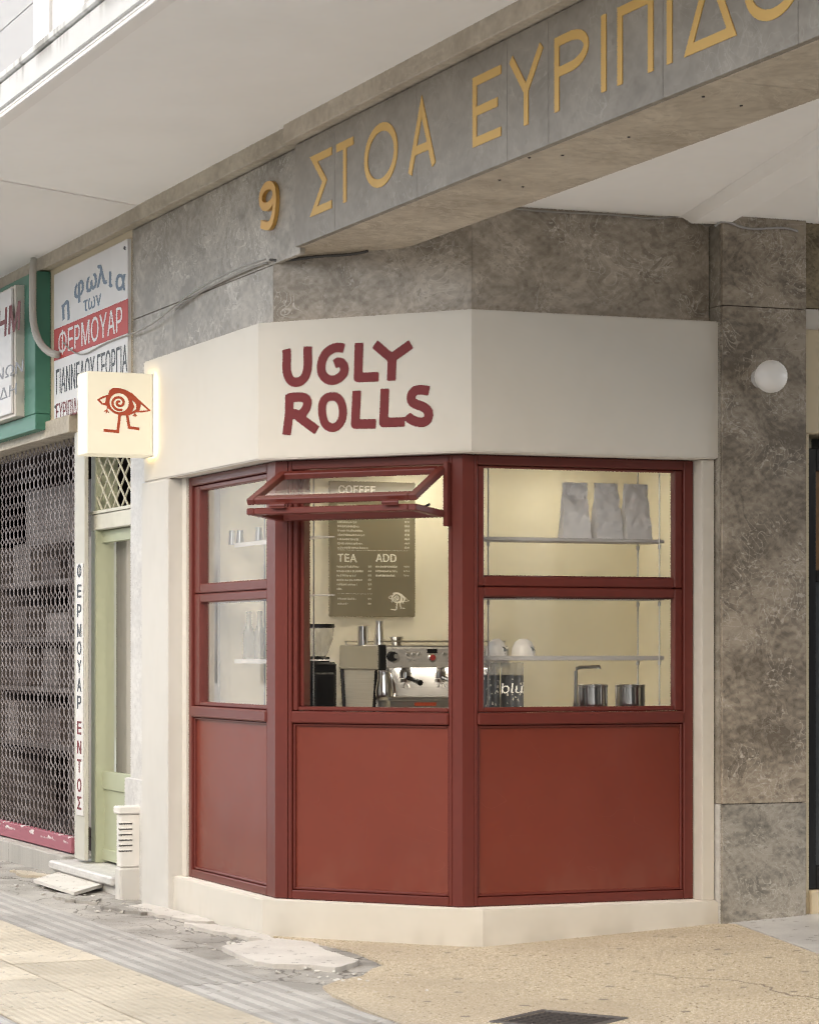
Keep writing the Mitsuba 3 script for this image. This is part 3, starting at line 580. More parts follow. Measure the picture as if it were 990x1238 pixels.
# the eye emblem, drawn once in its own unit frame (units: photo pixels / 3)
def emblem():
    out = Polygon([(352, 645), (372, 632), (392, 626), (397, 610), (408, 602), (430, 601), (455, 606), (480, 618), (505, 640), (547, 676), (520, 682), (492, 684), (470, 694), (440, 697), (415, 690), (395, 676), (385, 664), (368, 660)]).buffer(2).buffer(-2)
    L1 = Polygon([(362, 645), (385, 634), (381, 655), (372, 656)]); R1 = Polygon([(511, 654), (537, 674), (505, 678), (509, 666)])
    ball = Point(437, 652).buffer(1); ball = affinity.scale(Point(0, 0).buffer(1, 24), 43, 40); ball = affinity.translate(ball, 437, 652)
    iris = affinity.translate(affinity.scale(Point(0, 0).buffer(1, 24), 35, 33), 432, 652)
    lid = Polygon([(478, 640), (494, 655), (494, 672), (478, 683), (487, 665)])
    sp = LineString([(432 + (4 + 25 * t) * math.cos(5.6 * math.pi * (1 - t) * .55 + 1.3), 652 + (4 + 22 * t) * math.sin(5.6 * math.pi * (1 - t) * .55 + 1.3)) for t in np.linspace(0, 1, 60)]).buffer(4.2)
    body = out.difference(L1).difference(R1).difference(iris).difference(lid).union(sp.intersection(ball))
    legs = strokes([[(434, 694), (427, 753), (376, 750)]], 10, 2).union(strokes([[(461, 694), (468, 737), (505, 741)]], 9.5, 2))
    h1 = strokes([[(390, 668), (386, 684)], [(386, 680), (378, 685)], [(386, 682), (386, 690)], [(387, 680), (395, 688)]], 3.2); h2 = strokes([[(488, 682), (489, 694)], [(489, 690), (482, 697)], [(489, 690), (490, 700)], [(489, 689), (496, 696)]], 3.2)
    return affinity.affine_transform(unary_union([body, legs, h1, h2]), [1, 0, 0, -1, -450, 680])
EMB = emblem()
a, z = at(C, MD, 482, 727); g = affinity.translate(affinity.scale(EMB, .0007, .0007, origin=(0, 0)), a, z)
obj('emblem', flat(C, g, MD - .0002, .0015), 'menu_print', mb)
# espresso machine
em = thing('espresso_machine', 'steel espresso machine with black knob and portafilters on the back counter', 'espresso machine')
D0, D1 = 1.66, 2.375
mL, mT = at(C, D0, 461, 781); zz = lambda y, d=D0: at(C, d, 480, y)[1]; aa = lambda x, d=D0: at(C, d, x, 800)[0]
mR = mL + .80; ZT = zz(781); ZP = zz(807.5); ZTr = zz(842)
obj('body', [box(C, mL + .03, mR - .03, D0 + .16, D1, 1.09, ZP - .002), box(C, mL + .012, mR - .012, D0 + .04, D1 - .02, ZP, ZT - .012, .004)], 'steel_brushed', em)
obj('side_panel', [box(C, mL - .006, mL + .010, D0 + .04, D1 + .02, ZP - .01, ZT + .006, .004)], 'steel', em)
obj('side_panel', [place(hull([(mL + dx, d, z) for dx in (0.012, .028) for d, z in ((D0 + .14, 1.09), (D1 - .03, 1.09), (D0 + .14, ZP - .012), (D1 - .01, ZP - .012))]), C)], 'steel_brushed', em)
obj('corner_trim', [box(C, mL - .008, mL + .034, D0 + .012, D0 + .038, ZP - .012, ZT + .008, .004)], 'black_plastic', em); obj('rear_leg', [place(tube([(mL + .004, D1 + .005, ZP), (mL + .004, D1 - .05, 1.13), (mL + .004, D1 - .05, 1.07)], .012), C)], 'black_plastic', em); obj('front_leg', [place(tube([(mL + .006, D0 + .10, ZP), (mL + .006, D0 + .15, 1.15)], .010), C)], 'black_plastic', em)
obj('control_panel', box(C, mL + .036, mR, D0 + .01, D0 + .04, ZP, ZT - .008, .005), 'steel_brushed', em)
obj('cup_tray', [box(C, mL + .0, mR, D0 + .03, D1, ZT - .010, ZT + .004, .003)] + [place(tube([(mL + .01, d, ZT + .028), (mR - .01, d, ZT + .028)], .005, 6), C) for d in (D0 + .05, D1 - .03)] + [place(tube([(a, d, ZT), (a, d, ZT + .028)], .004, 6), C) for a in (mL + .02, mR - .02) for d in (D0 + .05, D1 - .03)], 'steel_shiny', em)
zk = zz(793.5)
kb = lambda x, r, l, z=zk: place(put(lathe([(0, 0), (r, 0), (r, l * .8), (r * .85, l), (0, l)]).apply_transform(trimesh.transformations.rotation_matrix(math.pi / 2, [1, 0, 0])), [aa(x), D0 + .01, z]), C)
obj('knob', [kb(474, .030, .03)], 'black_plastic', em); obj('knob_dial', [kb(477, .015, .036)], 'steel_shiny', em)
obj('button', [kb(x, .011, .008, z) for x in (493.5, 500.5, 507.5) for z in (zk + .012,)] + [kb(x, .005, .006, zk - .022) for x in (495, 501, 508)], 'steel_shiny', em)
obj('display', box(C, aa(517), aa(529), D0 + .006, D0 + .012, zk + .018, zk + .042), 'black_plastic', em)
obj('pressure_gauge', [kb(523, .024, .012, zk - .008)], 'steel_shiny', em); obj('gauge_face', [kb(523, .019, .014, zk - .008)], 'sign_red', em)
obj('button', [kb(x, .011, .008, zk + .012) for x in (538, 545, 552)], 'steel_shiny', em)
obj('back_splash', box(C, mL + .03, mR - .03, D0 + .145, D0 + .158, ZTr, ZP - .001), 'steel_brushed', em)
for gxp in (497, 539):
    a = aa(gxp)
    obj('group_head', [place(put(lathe([(0, .0), (.036, 0), (.036, .035), (.028, .06), (0, .06)]), [a, D0 + .09, ZP - .06]), C)], 'chrome', em)
    obj('portafilter', [place(tube([(a, D0 + .07, ZP - .055), (a + .012, D0 - .01, ZP - .07), (a + .02, D0 - .10, ZP - .085)], [.014, .012, .017]), C)], 'black_plastic', em)
    obj('spout', [place(put(lathe([(0, 0), (.033, 0), (.035, .022), (0, .022)]), [a, D0 + .09, ZP - .085]), C), place(tube([(a - .022, D0 + .08, ZP - .115), (a, D0 + .08, ZP - .085), (a + .022, D0 + .08, ZP - .115)], .008, 6), C)], 'chrome', em)
obj('steam_wand', [place(tube(spline([(aa(468), D0 + .04, ZP - .005), (aa(470), D0 - .02, ZP - .03), (aa(474), D0 - .03, ZP - .09), (aa(475), D0 - .01, ZP - .18)], 20), .006), C)], 'chrome', em)
obj('drip_tray', [box(C, mL + .02, mR, D0 - .06, D0 + .145, ZTr - .025, ZTr, .004), box(C, mL + .04, mR, D0 - .04, D0 + .16, 1.055, ZTr - .026)], 'steel', em)
obj('name_plate', box(C, aa(498), aa(524), D0 - .046, D0 - .0405, ZTr - .055, ZTr - .035), 'logo_red', em)
obj('foot', [box(C, a, a + .05, D0, D0 + .05, 1.051, 1.09) for a in (mL + .03, mR - .08)], 'black_plastic', em)
kk = num(em + '__work_lamp'); scene[kk] = mikit.ply(box(C, mL + .15, mR - .1, D0 + .10, D0 + .13, ZP - .008, ZP - .003), 'globe', emitter={'type': 'area', 'radiance': rgb([1.0, .94, .85])})
# things on and beside the machine
def cup(name, prof, a, d, z, m, lab, cat, group=None, hnd=None):
    k = obj(name, place(put(lathe(prof), [a, d, z]), C), m, None, 40); tag(k, lab, cat, group); return k
def tumbler(r0, r1, h, t=.002): return [(0, 0), (r0, 0), (r1, h), (r1 - t, h), (r0 - t, t), (0, t)]
d = 2.0
for (x0, x1, yt, yb, name, lab, up) in [(432, 445, 757, 777, 'steel_cup', 'squat steel cup standing left on the espresso machine', 0), (451, 466, 750.5, 779, 'shaker_tin', 'tall tapered steel shaker tin on the espresso machine', 1), (471, 488, 770, 781, 'steel_bowl', 'small flared steel cup on the espresso machine right of the shaker tin', 2)]:
    a0, _ = at(C, d, x0, yb); a1, z1 = at(C, d, x1, yt); r = (a1 - a0) / 2 * .95; h = z1 - ZT - .004
    cup(name, {0: tumbler(r, r * .92, h), 1: [(0, 0), (r, 0), (r * .62, h - .03), (r * .62, h), (0, h)], 2: tumbler(r * .68, r, h)}[up], (a0 + a1) / 2, d, ZT + .004, 'steel_shiny', lab, 'cup')
k = obj('steel_jug', place(put(lathe([(0, 0), (.05, 0), (.052, .03), (.036, .12), (.040, .15), (.038, .15), (.034, .12), (.05, .03), (0, .004)]), [aa(463, D0 + .02), D0 + .0, ZTr]), C), 'steel_shiny', None, 40); tag(k, 'steel milk jug on the drip tray of the espresso machine', 'milk jug')
# grinder
gr = thing('coffee_grinder', 'black coffee grinder with clear bean hopper left of the espresso machine', 'coffee grinder')
gd = 1.85; g0, gz1 = at(C, gd, 366, 800.5); g1, gl = at(C, gd, 403, 755); gc = (g0 + g1) / 2; R_ = (g1 - g0) / 2
obj('body', [box(C, g0 + .005, g1 - .012, gd - .10, gd + .12, 1.05, gz1, .012), box(C, g0 + .03, g1 - .03, gd - .13, gd - .102, 1.10, gz1 - .06, .01)], 'black_plastic', gr)
kk = num(gr + '__hopper'); scene[kk] = mikit.ply(place(put(lathe([(.04, .0), (.055, .02), (R_ * .93, .105), (R_ * .99, .16), (R_, gl - gz1 - .04)], 32), [gc, gd, gz1 + .03]), C), 'glassware', smooth=True)
obj('lid', [place(put(lathe([(0, 0), (R_ + .003, 0), (R_ + .003, .022), (0, .022)]), [gc, gd, gl - .020]), C)], 'black_plastic', gr)
obj('collar', [place(put(lathe([(0, 0), (.058, 0), (.058, .02), (.045, .034), (0, .034)]), [gc, gd, gz1]), C), box(C, g1 - .06, g1 - .03, gd - .02, gd + .02, gz1, gz1 + .03)], 'black_plastic', gr)
obj('portafilter_fork', [place(tube([(g1 - .05, gd - .12, 1.17), (g1 - .05, gd - .20, 1.18), (g1 - .02, gd - .20, 1.18)], .008), C), place(put(lathe([(0, 0), (.035, 0), (.03, .05), (0, .05)]), [g1 - .03, gd - .17, 1.13]), C)], 'chrome', gr)

# ------------------------------------------------------------ shelves in the arcade side window
SD0, SD1 = .27, .47
def shelf(name, y0, y1, lab, x0=585, x1=803):
    a0, zt = at(C, SD0, x0, y0); a1, zb = at(C, SD0, x1, y1)
    k = thing(name, lab, 'shelf'); th = max(.022, zt - zb) * .9
    obj('board', box(C, a0, a1, SD0, SD1, zt - th, zt, .003), 'shelf_steel', k); return zt, a0, a1
zu, sa0, sa1 = shelf('hanging_shelf', 648.5, 656.5, 'upper grey hanging shelf in the arcade side window carrying silver bags')
zm, _, _ = shelf('hanging_shelf', 719.5, 724, 'middle grey hanging shelf just behind the red cross rail')
zl, _, _ = shelf('hanging_shelf', 793, 799, 'lower grey hanging shelf carrying the white cups')
for i, (px, dd) in enumerate([(590, SD0 + .005), (797, SD0 - .004), (771, SD1 - .006)]):
    a, _ = at(C, dd, px, 650)
    k = obj('hanger_rod', [place(tube([(a, dd, 1.17), (a, dd, 2.78)], .004, 6), C)] + [place(tube([(a, dd, z - .05), (a, dd, z - .028)], .009, 6), C) for z in (zu, zm, zl)], 'steel')
    tag(k, ['thin steel hanger rod at the left end of the shelves', 'thin steel hanger rod at the front right of the shelves', 'thin steel hanger rod at the back right of the shelves'][i], 'rod')
# coffee bags
def bag(a, d, z, W, H, D, seed, rot=0.):
    r = np.random.default_rng(seed); U, V = 44, 40; vs = []
    for j in range(V + 1):
        t = j / V; dep = D * (1 - .96 * np.clip((t - .25) / .68, 0, 1) ** 1.15) if t < .93 else D * .05; wd = W * (1 - .12 * t + .03 * math.sin(3 * t + seed))
        for i in range(U):
            s = i / U * 4; k, f = int(s), s % 1
            x, y = [(-.5 + f, -.5), (.5, -.5 + f), (.5 - f, .5), (-.5, .5 - f)][k]
            gus = 1 - .35 * (1 - abs(2 * f - 1)) * t if k in (1, 3) else 1
            vs.append((x * wd * gus, y * dep, t * H))
    v = np.array(vs); n3 = meshkit.fbm(v * [22, 22, 14] + seed * 7, 3, seed) - .5; n4 = meshkit.fbm(v * [50, 50, 34] + seed * 3, 2, seed) - .5
    crease = np.abs(meshkit.noise(v * [16, 16, 11] + seed * 11, seed) - .5) * 2
    v[:, 1] += np.sign(v[:, 1]) * (.030 * n3 + .008 * n4 - .012 * (1 - crease) ** 3) * np.clip(v[:, 2:3].ravel() / H * 3, .1, 1)
    v[:, 0] += .012 * n3
    q = np.arange(V)[:, None] * U + np.arange(U)[None]; q2 = np.arange(V)[:, None] * U + (np.arange(U)[None] + 1) % U
    f = np.vstack([np.stack([q.ravel(), q2.ravel(), q2.ravel() + U], 1), np.stack([q.ravel(), q2.ravel() + U, q.ravel() + U], 1)])
    n0 = len(v); v = np.vstack([v, [0, 0, 0], [0, 0, H]]); u = np.arange(U); f = np.vstack([f, np.stack([u * 0 + n0, (u + 1) % U, u], 1), np.stack([u * 0 + n0 + 1, V * U + u, V * U + (u + 1) % U], 1)])
    m = trimesh.Trimesh(v, f, process=False); m.apply_transform(trimesh.transformations.rotation_matrix(rot, [0, 0, 1])); m.apply_translation([a, d, z]); return place(m, C)
for i, (x0, x1, lab) in enumerate([(678, 711, 'crumpled silver coffee bag, leftmost of three on the upper shelf'), (716, 749, 'crumpled silver coffee bag, middle one of three on the upper shelf'), (752, 784, 'crumpled silver coffee bag, rightmost of three on the upper shelf')]):
    a0, zt = at(C, .37, x0, 583); a1, _ = at(C, .37, x1, 583)
    k = obj('coffee_bag', bag((a0 + a1) / 2, .37, zu + .001, (a1 - a0) * 1.0, zt - zu - .004 * i, .09, 3 + i, (-.1, .12, .05)[i]), 'bag_foil', None, 50); tag(k, lab, 'coffee bag', 'silver bags on the upper shelf')
# white cups upside down
for i, (x0, x1, lab) in enumerate([(589, 611, 'white upturned cup at the left end of the lower shelf'), (620, 645, 'white upturned cup second from the left on the lower shelf')]):
    a0, zt = at(C, .37, x0, 772); a1, _ = at(C, .37, x1, 772); r = (a1 - a0) / 2; h = zt - zl
    k = thing('white_cup', lab, 'cup', 'white cups on the lower shelf')
    obj('bowl', place(put(lathe([(0, h), (r * .35, h * .98), (r * .78, h * .80), (r * 1.02, h * .45), (r * 1.08, 0.001), (r * .95, 0.001), (0, h * .8)]), [(a0 + a1) / 2, .37, zl]), C), 'white_ceramic', k, True)
    g = affinity.scale(EMB, .00028, .00028, origin=(0, 0))
    obj('mark', flat(C, affinity.translate(g, (a0 + a1) / 2 + r * .35, zl + h * .30), .37 - r * .90, .002), 'sign_ink', k)
# jars, tap, canisters on the window counter
for i, (x0, x1, lab) in enumerate([(578, 603, 'glass jar with black label at the left edge of the lower pane'), (606, 632, 'glass jar with black label under the lower shelf')]):
    dj = .50; a0, zt = at(C, dj, x0, 801); a1, zb = at(C, dj, x1, 816); r = (a1 - a0) / 2; k = thing('glass_jar', lab, 'jar', 'black labelled jars on the window counter')
    kk = num(k + '__glass'); scene[kk] = mikit.ply(place(put(lathe([(0, .002), (r, .002), (r, zt - 1.17), (r * .97, zt - 1.17)], 24), [(a0 + a1) / 2, dj, 1.17]), C), 'glassware', smooth=30)
    obj('label_band', place(put(lathe([(0, .003), (r * .985, .003), (r * .985, zb - 1.17), (0, zb - 1.17)], 24), [(a0 + a1) / 2, dj, 1.17]), C), 'black_plastic', k, 30)
    pts = []
    for j in range(26):
        t = rng.uniform(-1.2, 1.2); zc = rng.uniform(1.19, zb - .012); s = rng.uniform(.004, .012)
        cx, cy = (a0 + a1) / 2 + r * .992 * math.sin(t), dj - r * .992 * math.cos(t)
        m = trimesh.creation.box((s * rng.uniform(.3, 1.2), .002, s * rng.uniform(.4, 1.6))); m.apply_transform(trimesh.transformations.rotation_matrix(t, [0, 0, 1])); pts.append(place(put(m, [cx, cy, zc]), C))
    obj('label_print', pts, 'menu_print', k)
g, wd = text('blu', .052, False, 1.25); a, z = at(C, DC + .045, 606, 838)
kk = obj('lettering', flat(C, affinity.skew(affinity.translate(g, a, z), 6, 0, origin=(a, z)), DC + .0455, .0005), 'white_ceramic', 'coffee_kiosk__window_001'); labels[kk] = {'label': 'white handwritten letters on the lower pane'}
td = .6; a, zt = at(C, td, 696, 807); a2, zs = at(C, td, 724, 806)
tp = thing('tap', 'bent steel tap rising from the counter left of the canisters', 'tap')
obj('stem', place(tube([(a, td, 1.17), (a, td, 1.24)], .016, 12), C), 'steel_shiny', tp, 40)
obj('spout', place(tube([(a, td, 1.235), (a, td, zt - .02), (a + .006, td, zt - .006), (a + .02, td, zt), (a2, td, zs), (a2 + .002, td, zs - .012)], .0105, 10), C), 'steel_shiny', tp, 40)
for i, (x0, x1, lab) in enumerate([(700, 733, 'polished steel canister right of the tap'), (745, 778, 'polished steel canister at the right of the lower pane')]):
    dj = .50; a0, zt = at(C, dj, x0, 827.5); a1, _ = at(C, dj, x1, 827.5); r = (a1 - a0) / 2; k = thing('steel_canister', lab, 'canister', 'steel canisters on the window counter'); h = zt - 1.17
    obj('body', place(put(lathe([(0, 0.001), (r, 0.001), (r, h - .016), (r * .98, h - .014), (0, h - .014)], 36), [(a0 + a1) / 2, dj, 1.17]), C), 'chrome', k, 30)
    obj('lid', place(put(lathe([(0, h - .0135), (r * 1.01, h - .0135), (r * 1.01, h - .003), (r * .97, h), (r * .9, h), (r * .88, h - .008), (0, h - .008)], 36), [(a0 + a1) / 2, dj, 1.17]), C), 'steel_shiny', k, 30)

# ------------------------------------------------------------ shelves in the street side window
AD0, AD1 = .27, .45
for y, lab in ((655, 'upper pale shelf in the narrow street side window with steel cups'), (722, 'middle pale shelf in the narrow street side window'), (797, 'lower pale shelf in the narrow street side window with glass bottles')):
    z = at(A, AD0, 300, y)[1]
    k = thing('display_shelf', lab, 'shelf'); obj('board', [box(A, -1.12, -.02, AD0 + .003, AD1, z - .006, z), box(A, -1.12, -.02, AD0, AD0 + .0025, z - .024, z)], 'white_ceramic', k)
    if y == 655:
        for i, (x0, x1, yt, dd) in enumerate([(276, 286, 638, .33), (285, 296, 641, .36), (308, 318, 642, .33)]):
            a0 = at(A, dd, (x0 + x1) / 2, 650)[0]; r = (x1 - x0) / 2 / FOC * 14.2; h = .085
            kk = obj('steel_tumbler', place(put(lathe([(0, h), (r * .75, h), (r, 0.001), (r * .95, .001), (0, h - .005)]), [a0, dd, z]), A), 'steel_shiny', None, 40)
            tag(kk, ['upturned steel tumbler, leftmost on the street side window shelf', 'upturned steel tumbler close behind the leftmost one', 'upturned steel tumbler standing apart beside the corner post'][i], 'cup', 'steel tumblers in the street side window')
    if y == 797:
        for i, x in enumerate((301, 314)):
            a0 = at(A, .34, x, 780)[0]; r = .033
            kk = num('glass_bottle'); scene[kk] = mikit.ply(place(put(lathe([(0, .002), (r, .002), (r, .15), (r * .45, .20), (r * .42, .26), (r * .5, .262), (r * .5, .275), (0, .275)], 24), [a0, .34, z]), A), 'glassware', smooth=40)
            tag(kk, ['clear glass bottle, left one of two in the narrow window', 'clear glass bottle beside the corner post in the narrow window'][i], 'bottle', 'glass bottles in the street side window')
for i, a in enumerate((-1.05, -.28)):
    k = obj('shelf_wire', place(tube([(a, AD1 - .02, 1.17), (a, AD1 - .02, 2.78)], .004, 6), A), 'steel'); tag(k, ['thin steel wire holding the shelves at the far end of the narrow window', 'thin steel wire holding the shelves beside the corner post'][i], 'wire')

# ------------------------------------------------------------ lamps and signs on the outside
wlmp = thing('wall_lamp', 'white globe wall lamp on the marble pillar', 'wall lamp')
a, z = at(C, -.14, 931, 455); r = 20 / FOC * 13.3
obj('base', place(put(lathe([(0, 0), (.05, 0), (.05, .03), (.042, .06), (0, .06)]).apply_transform(trimesh.transformations.rotation_matrix(math.pi / 2, [1, 0, 0])), [a - .012, -.0405, z]), C), 'railing_white', wlmp, 40)
sp = trimesh.creation.icosphere(3, r); sp.apply_translation([a, -.15, z]); obj('globe', place(sp, C), 'globe', wlmp, True)
# light box
LX, LY0, LY1 = -1.72, -.435, -.012
z0, z1 = atx(LX, 150, 550)[1], atx(LX, 150, 450)[1]
lb = thing('light_box_sign', 'square lit white box sign with red eye emblem beside the fascia', 'sign')
kk = num(lb + '__box'); scene[kk] = mikit.ply(chamfer((LX - .20, LY0, z0), (LX, LY1 - .02, z1), .006), 'acrylic', emitter={'type': 'area', 'radiance': rgb([.034, .0295, .0195])})
obj('back_plate', chamfer((LX - .21, LY1 - .018, z0 - .004), (LX + .008, LY1 - .012, z1 + .004), .002), 'vent_white', lb)
kk = num(lb + '__halo_strip'); scene[kk] = mikit.ply(trimesh.creation.box(bounds=[(LX - .19, LY1 - .0115, z0 + .01), (LX - .012, LY1 + .004, z1 - .01)]), 'acrylic', emitter={'type': 'area', 'radiance': rgb([.85, .63, .30])})
LF = (np.array([LX, 0, 0.]), np.array([0, 1., 0]), np.array([-1., 0, 0]))
yc, zc = atx(LX, 150, 496.5)
sc = (atx(LX, 182, 495)[0] - atx(LX, 117, 495)[0]) / 195
obj('emblem', flat(LF, affinity.translate(affinity.scale(EMB, sc, sc, origin=(0, 0)), yc, zc), -.0004, .003), 'logo_red', lb)
# house number nine
a0, a1 = at(WORLD, .1, 318, 250)[0], at(WORLD, .1, 338, 250)[0]; z0, z1 = at(WORLD, .1, 328, 278)[1], at(WORLD, .1, 328, 219)[1]; W9, H9, t9 = a1 - a0, z1 - z0, .045
ring = affinity.translate(affinity.scale(Point(0, 0).buffer(1, 32), W9 / 2, H9 * .30), a0 + W9 / 2, z1 - H9 * .30); hole = affinity.translate(affinity.scale(Point(0, 0).buffer(1, 32), W9 / 2 - t9, H9 * .30 - t9), a0 + W9 / 2, z1 - H9 * .30)
tail = LineString(spline([(a1 - t9 / 2, z1 - H9 * .28), (a1 - t9 / 2, z1 - H9 * .62), (a1 - W9 * .32, z0 + t9 * .6), (a0 + W9 * .38, z0 + t9 * .62), (a0 + t9 * .6, z0 + H9 * .18)], 30)).buffer(t9 / 2, cap_style=2)
nn = ring.difference(hole).union(tail)
kk = obj('house_number', flat(WORLD, nn, .098, .022), 'brass'); tag(kk, 'raised gold number 9 on the grey marble wall', 'number')
# flat zip shop sign
zs = thing('flat_shop_sign', 'flat white shop sign with blue arched letters and a red band', 'sign')
sa0_, sa1_ = -4.226, -2.545; SY = .072
obj('board', box(WORLD, sa0_, sa1_, SY, .098, 3.12, 4.112, .002), 'sign_white', zs)
band = Polygon([at(WORLD, SY, 70, 396), at(WORLD, SY, 155, 361), at(WORLD, SY, 155, 403), at(WORLD, SY, 70, 434)])
a0, zb0 = at(WORLD, SY, 70, 434); a1, zb1 = at(WORLD, SY, 155, 361)
zb_lo = (at(WORLD, SY, 70, 434)[1] + at(WORLD, SY, 155, 403)[1]) / 2; zb_hi = (at(WORLD, SY, 70, 396)[1] + at(WORLD, SY, 155, 361)[1]) / 2
obj('band', flat(WORLD, sbox(sa0_ + .005, zb_lo, a1, zb_hi), SY - .0002, .0012), 'sign_red', zs)
def fit(s, a0, a1, z0, z1, m, par, f=WORLD, d=SY, bold=False, th=.0022, skew=0.):
    g, wd = text(s, z1 - z0, bold); b = g.bounds; g = affinity.affine_transform(g, [(a1 - a0) / (b[2] - b[0]), 0, 0, 1, a0 - b[0] * (a1 - a0) / (b[2] - b[0]), z0])
    if skew: g = affinity.skew(g, skew, 0, origin=(a0, z0))
    return obj('lettering', flat(f, g, d - .0002, th), m, par)
hB = zb_hi - zb_lo
fit('ΦΕΡΜΟΥΑΡ', sa0_ + .12, a1 - .12, zb_lo + hB * .14, zb_hi - hB * .14, 'sign_white', zs)
zg0 = at(WORLD, SY, 120, 442)[1] - .03
fit('ΓΙΑΝΝΕΛΟΥ ΓΕΩΡΓΙΑ', sa0_ + .06, a1 - .02, zb_lo - .235, zb_lo - .065, 'sign_ink', zs)
fit('ΕΥΡΙΠΙΔΟΥ', sa0_ + .06, sa0_ + .75, zb_lo - .41, zb_lo - .30, 'sign_maroon', zs); fit('13468', a1 - .52, a1 - .02, zb_lo - .40, zb_lo - .275, 'sign_maroon', zs)
ztop = 4.112; cxs = (sa0_ + sa1_) / 2
def glyph(ch, x, z, h, rot, m, wide=1.6):
    g, wd = text(ch, h, True, wide); g = affinity.rotate(affinity.translate(g, x - wd / 2, z), rot, origin=(x, z)); obj('lettering', flat(WORLD, g, SY - .0002, .0022), m, zs)
for ch, px, py, hh, rot in [('η', 80, 382, .185, 10), ('φ', 96, 358, .18, 6), ('ω', 111, 350, .175, 3), ('λ', 123.5, 344, .185, 0), ('ι', 134, 346, .175, -4), ('α', 145.5, 350, .18, -8)]:
    x, z = at(WORLD, SY, px, py); glyph(ch, x, z, hh * .72, rot, 'sign_blue', 1.9)
x, z = at(WORLD, SY, 101, 377); g, wd = text('των', .10, False, 1.6); obj('lettering', flat(WORLD, affinity.translate(g, x, z), SY - .0002, .0022), 'sign_blue', zs)
obj('screw', [place(put(trimesh.creation.icosphere(1, .012), [sa1_ - .05, SY, 4.06]), WORLD), place(put(trimesh.creation.icosphere(1, .012), [sa0_ + .05, SY, 3.2]), WORLD)], 'sign_ink', zs)
# green framed box sign
gs = thing('green_box_sign', 'white shop box sign in a thick green frame at the left edge', 'sign')
GX = -4.40
obj('frame', [box(WORLD, -7.6, GX, -.012, .098, 3.06, 3.17, .004), box(WORLD, GX - .28, GX, -.014, .098, 3.172, 4.16, .004), box(WORLD, -7.6, GX - .281, .04, .098, 3.172, 4.16), box(WORLD, -7.6, GX - .281, -.012, .098, 4.10, 4.16)], 'sign_green', gs)
obj('lip', box(WORLD, -7.5, GX - .285, -.075, .036, 3.175, 4.098, .003), 'sign_cream', gs)
SG = -.095
obj('face', box(WORLD, -7.48, GX - .33, SG, -.077, 3.20, 4.08, .003), 'sign_white', gs)
def sgn(s, x0, x1, y0, y1, m, skew=0):
    a0, z0 = at(WORLD, SG, x0, y1); a1, z1 = at(WORLD, SG, x1, y0); zm_ = at(WORLD, SG, (x0 + x1) / 2, (y0 + y1) / 2)[1]
    return a0, a1, zm_
for s, x0, x1, ytop, ybot, mm in [('ΗΜ', -3, 24, 366, 399, 'sign_maroon'), ('ΩΝΩΝ', -16, 28, 436, 450, 'sign_grey'), ('ΙΑΔΗ', -14, 20, 464, 478, 'sign_grey')]:
    a0 = at(WORLD, SG, x0, 430)[0]; a1 = at(WORLD, SG, x1, 430)[0]
    xr = x1 - 4; z1 = at(WORLD, SG, xr, ytop)[1]; z0 = at(WORLD, SG, xr, ybot)[1]
    fit(s, a0, a1, z0, z1, mm, gs, WORLD, SG, s == 'ΗΜ', .002, 8)
# conduit and cables
k = obj('cable_conduit', tube(spline([(-4.36, -.03, 4.235), (-4.34, -.045, 4.15), (-4.345, -.045, 4.0), (-4.36, -.04, 3.85), (-4.30, -.03, 3.70), (-4.20, .0, 3.60), (-4.05, .05, 3.545)], 40), .026, 10), 'conduit', None, True); tag(k, 'bent grey cable conduit between the two shop signs', 'conduit')
def wire(name, pts, r, m, lab, d=.095):
    P = [(*[at(WORLD, d, x, y)[0]], d - .005, at(WORLD, d, x, y)[1]) for x, y in pts]
    k = obj(name, tube(spline(P, 60), r, 6), m, None, True); tag(k, lab, 'cable')
wire('cable', [(77, 413), (88, 424), (100, 428), (120, 419), (140, 410), (160, 403), (185, 391), (213, 369), (235, 353), (262, 337), (290, 324), (322, 313)], .0045, 'cable_grey', 'thin grey cable looping from the conduit across the flat sign', .066)
wire('cable', [(213, 374), (240, 355), (275, 337), (300, 326), (324, 317)], .0055, 'cable_grey', 'thicker cable along the marble joint above the fascia', .09)
P = [(aAB[0] - .01, .085, 3.628), (.15, .20, 3.622), (.35, .38, 3.615), (.46, .47, 3.63)]
k = obj('cable', tube(spline([(-.03, .08, 3.625), (.06, .14, 3.612), (.2, .25, 3.618), (.34, .36, 3.615), (.44, .45, 3.626)], 30), .008, 6), 'cable_dark', None, True); tag(k, 'dark cable under the arcade beam above the kiosk corner', 'cable')
cp = []
for x, y in [(620, 251), (660, 255), (700, 257), (750, 260), (800, 263), (842, 265), (852, 272), (862, 268)]: a, z = at(C, .08, x, y); cp.append((a, .08, z))
k = obj('cable', place(tube(spline(cp, 50), .006, 6), C), 'cable_grey', None, True); tag(k, 'thin pale cable along the ceiling edge above the kiosk wall', 'cable')
cp = [(*[at(C, -.05, x, y)[0]], -.052, at(C, -.05, x, y)[1]) for x, y in [(864, 273), (880, 268), (893, 273), (920, 276), (945, 275), (964, 279)]]
k = obj('cable', place(tube(spline(cp, 50), .006, 6), C), 'railing_grey', None, True); tag(k, 'pale cable sagging across the top of the marble pillar', 'cable')

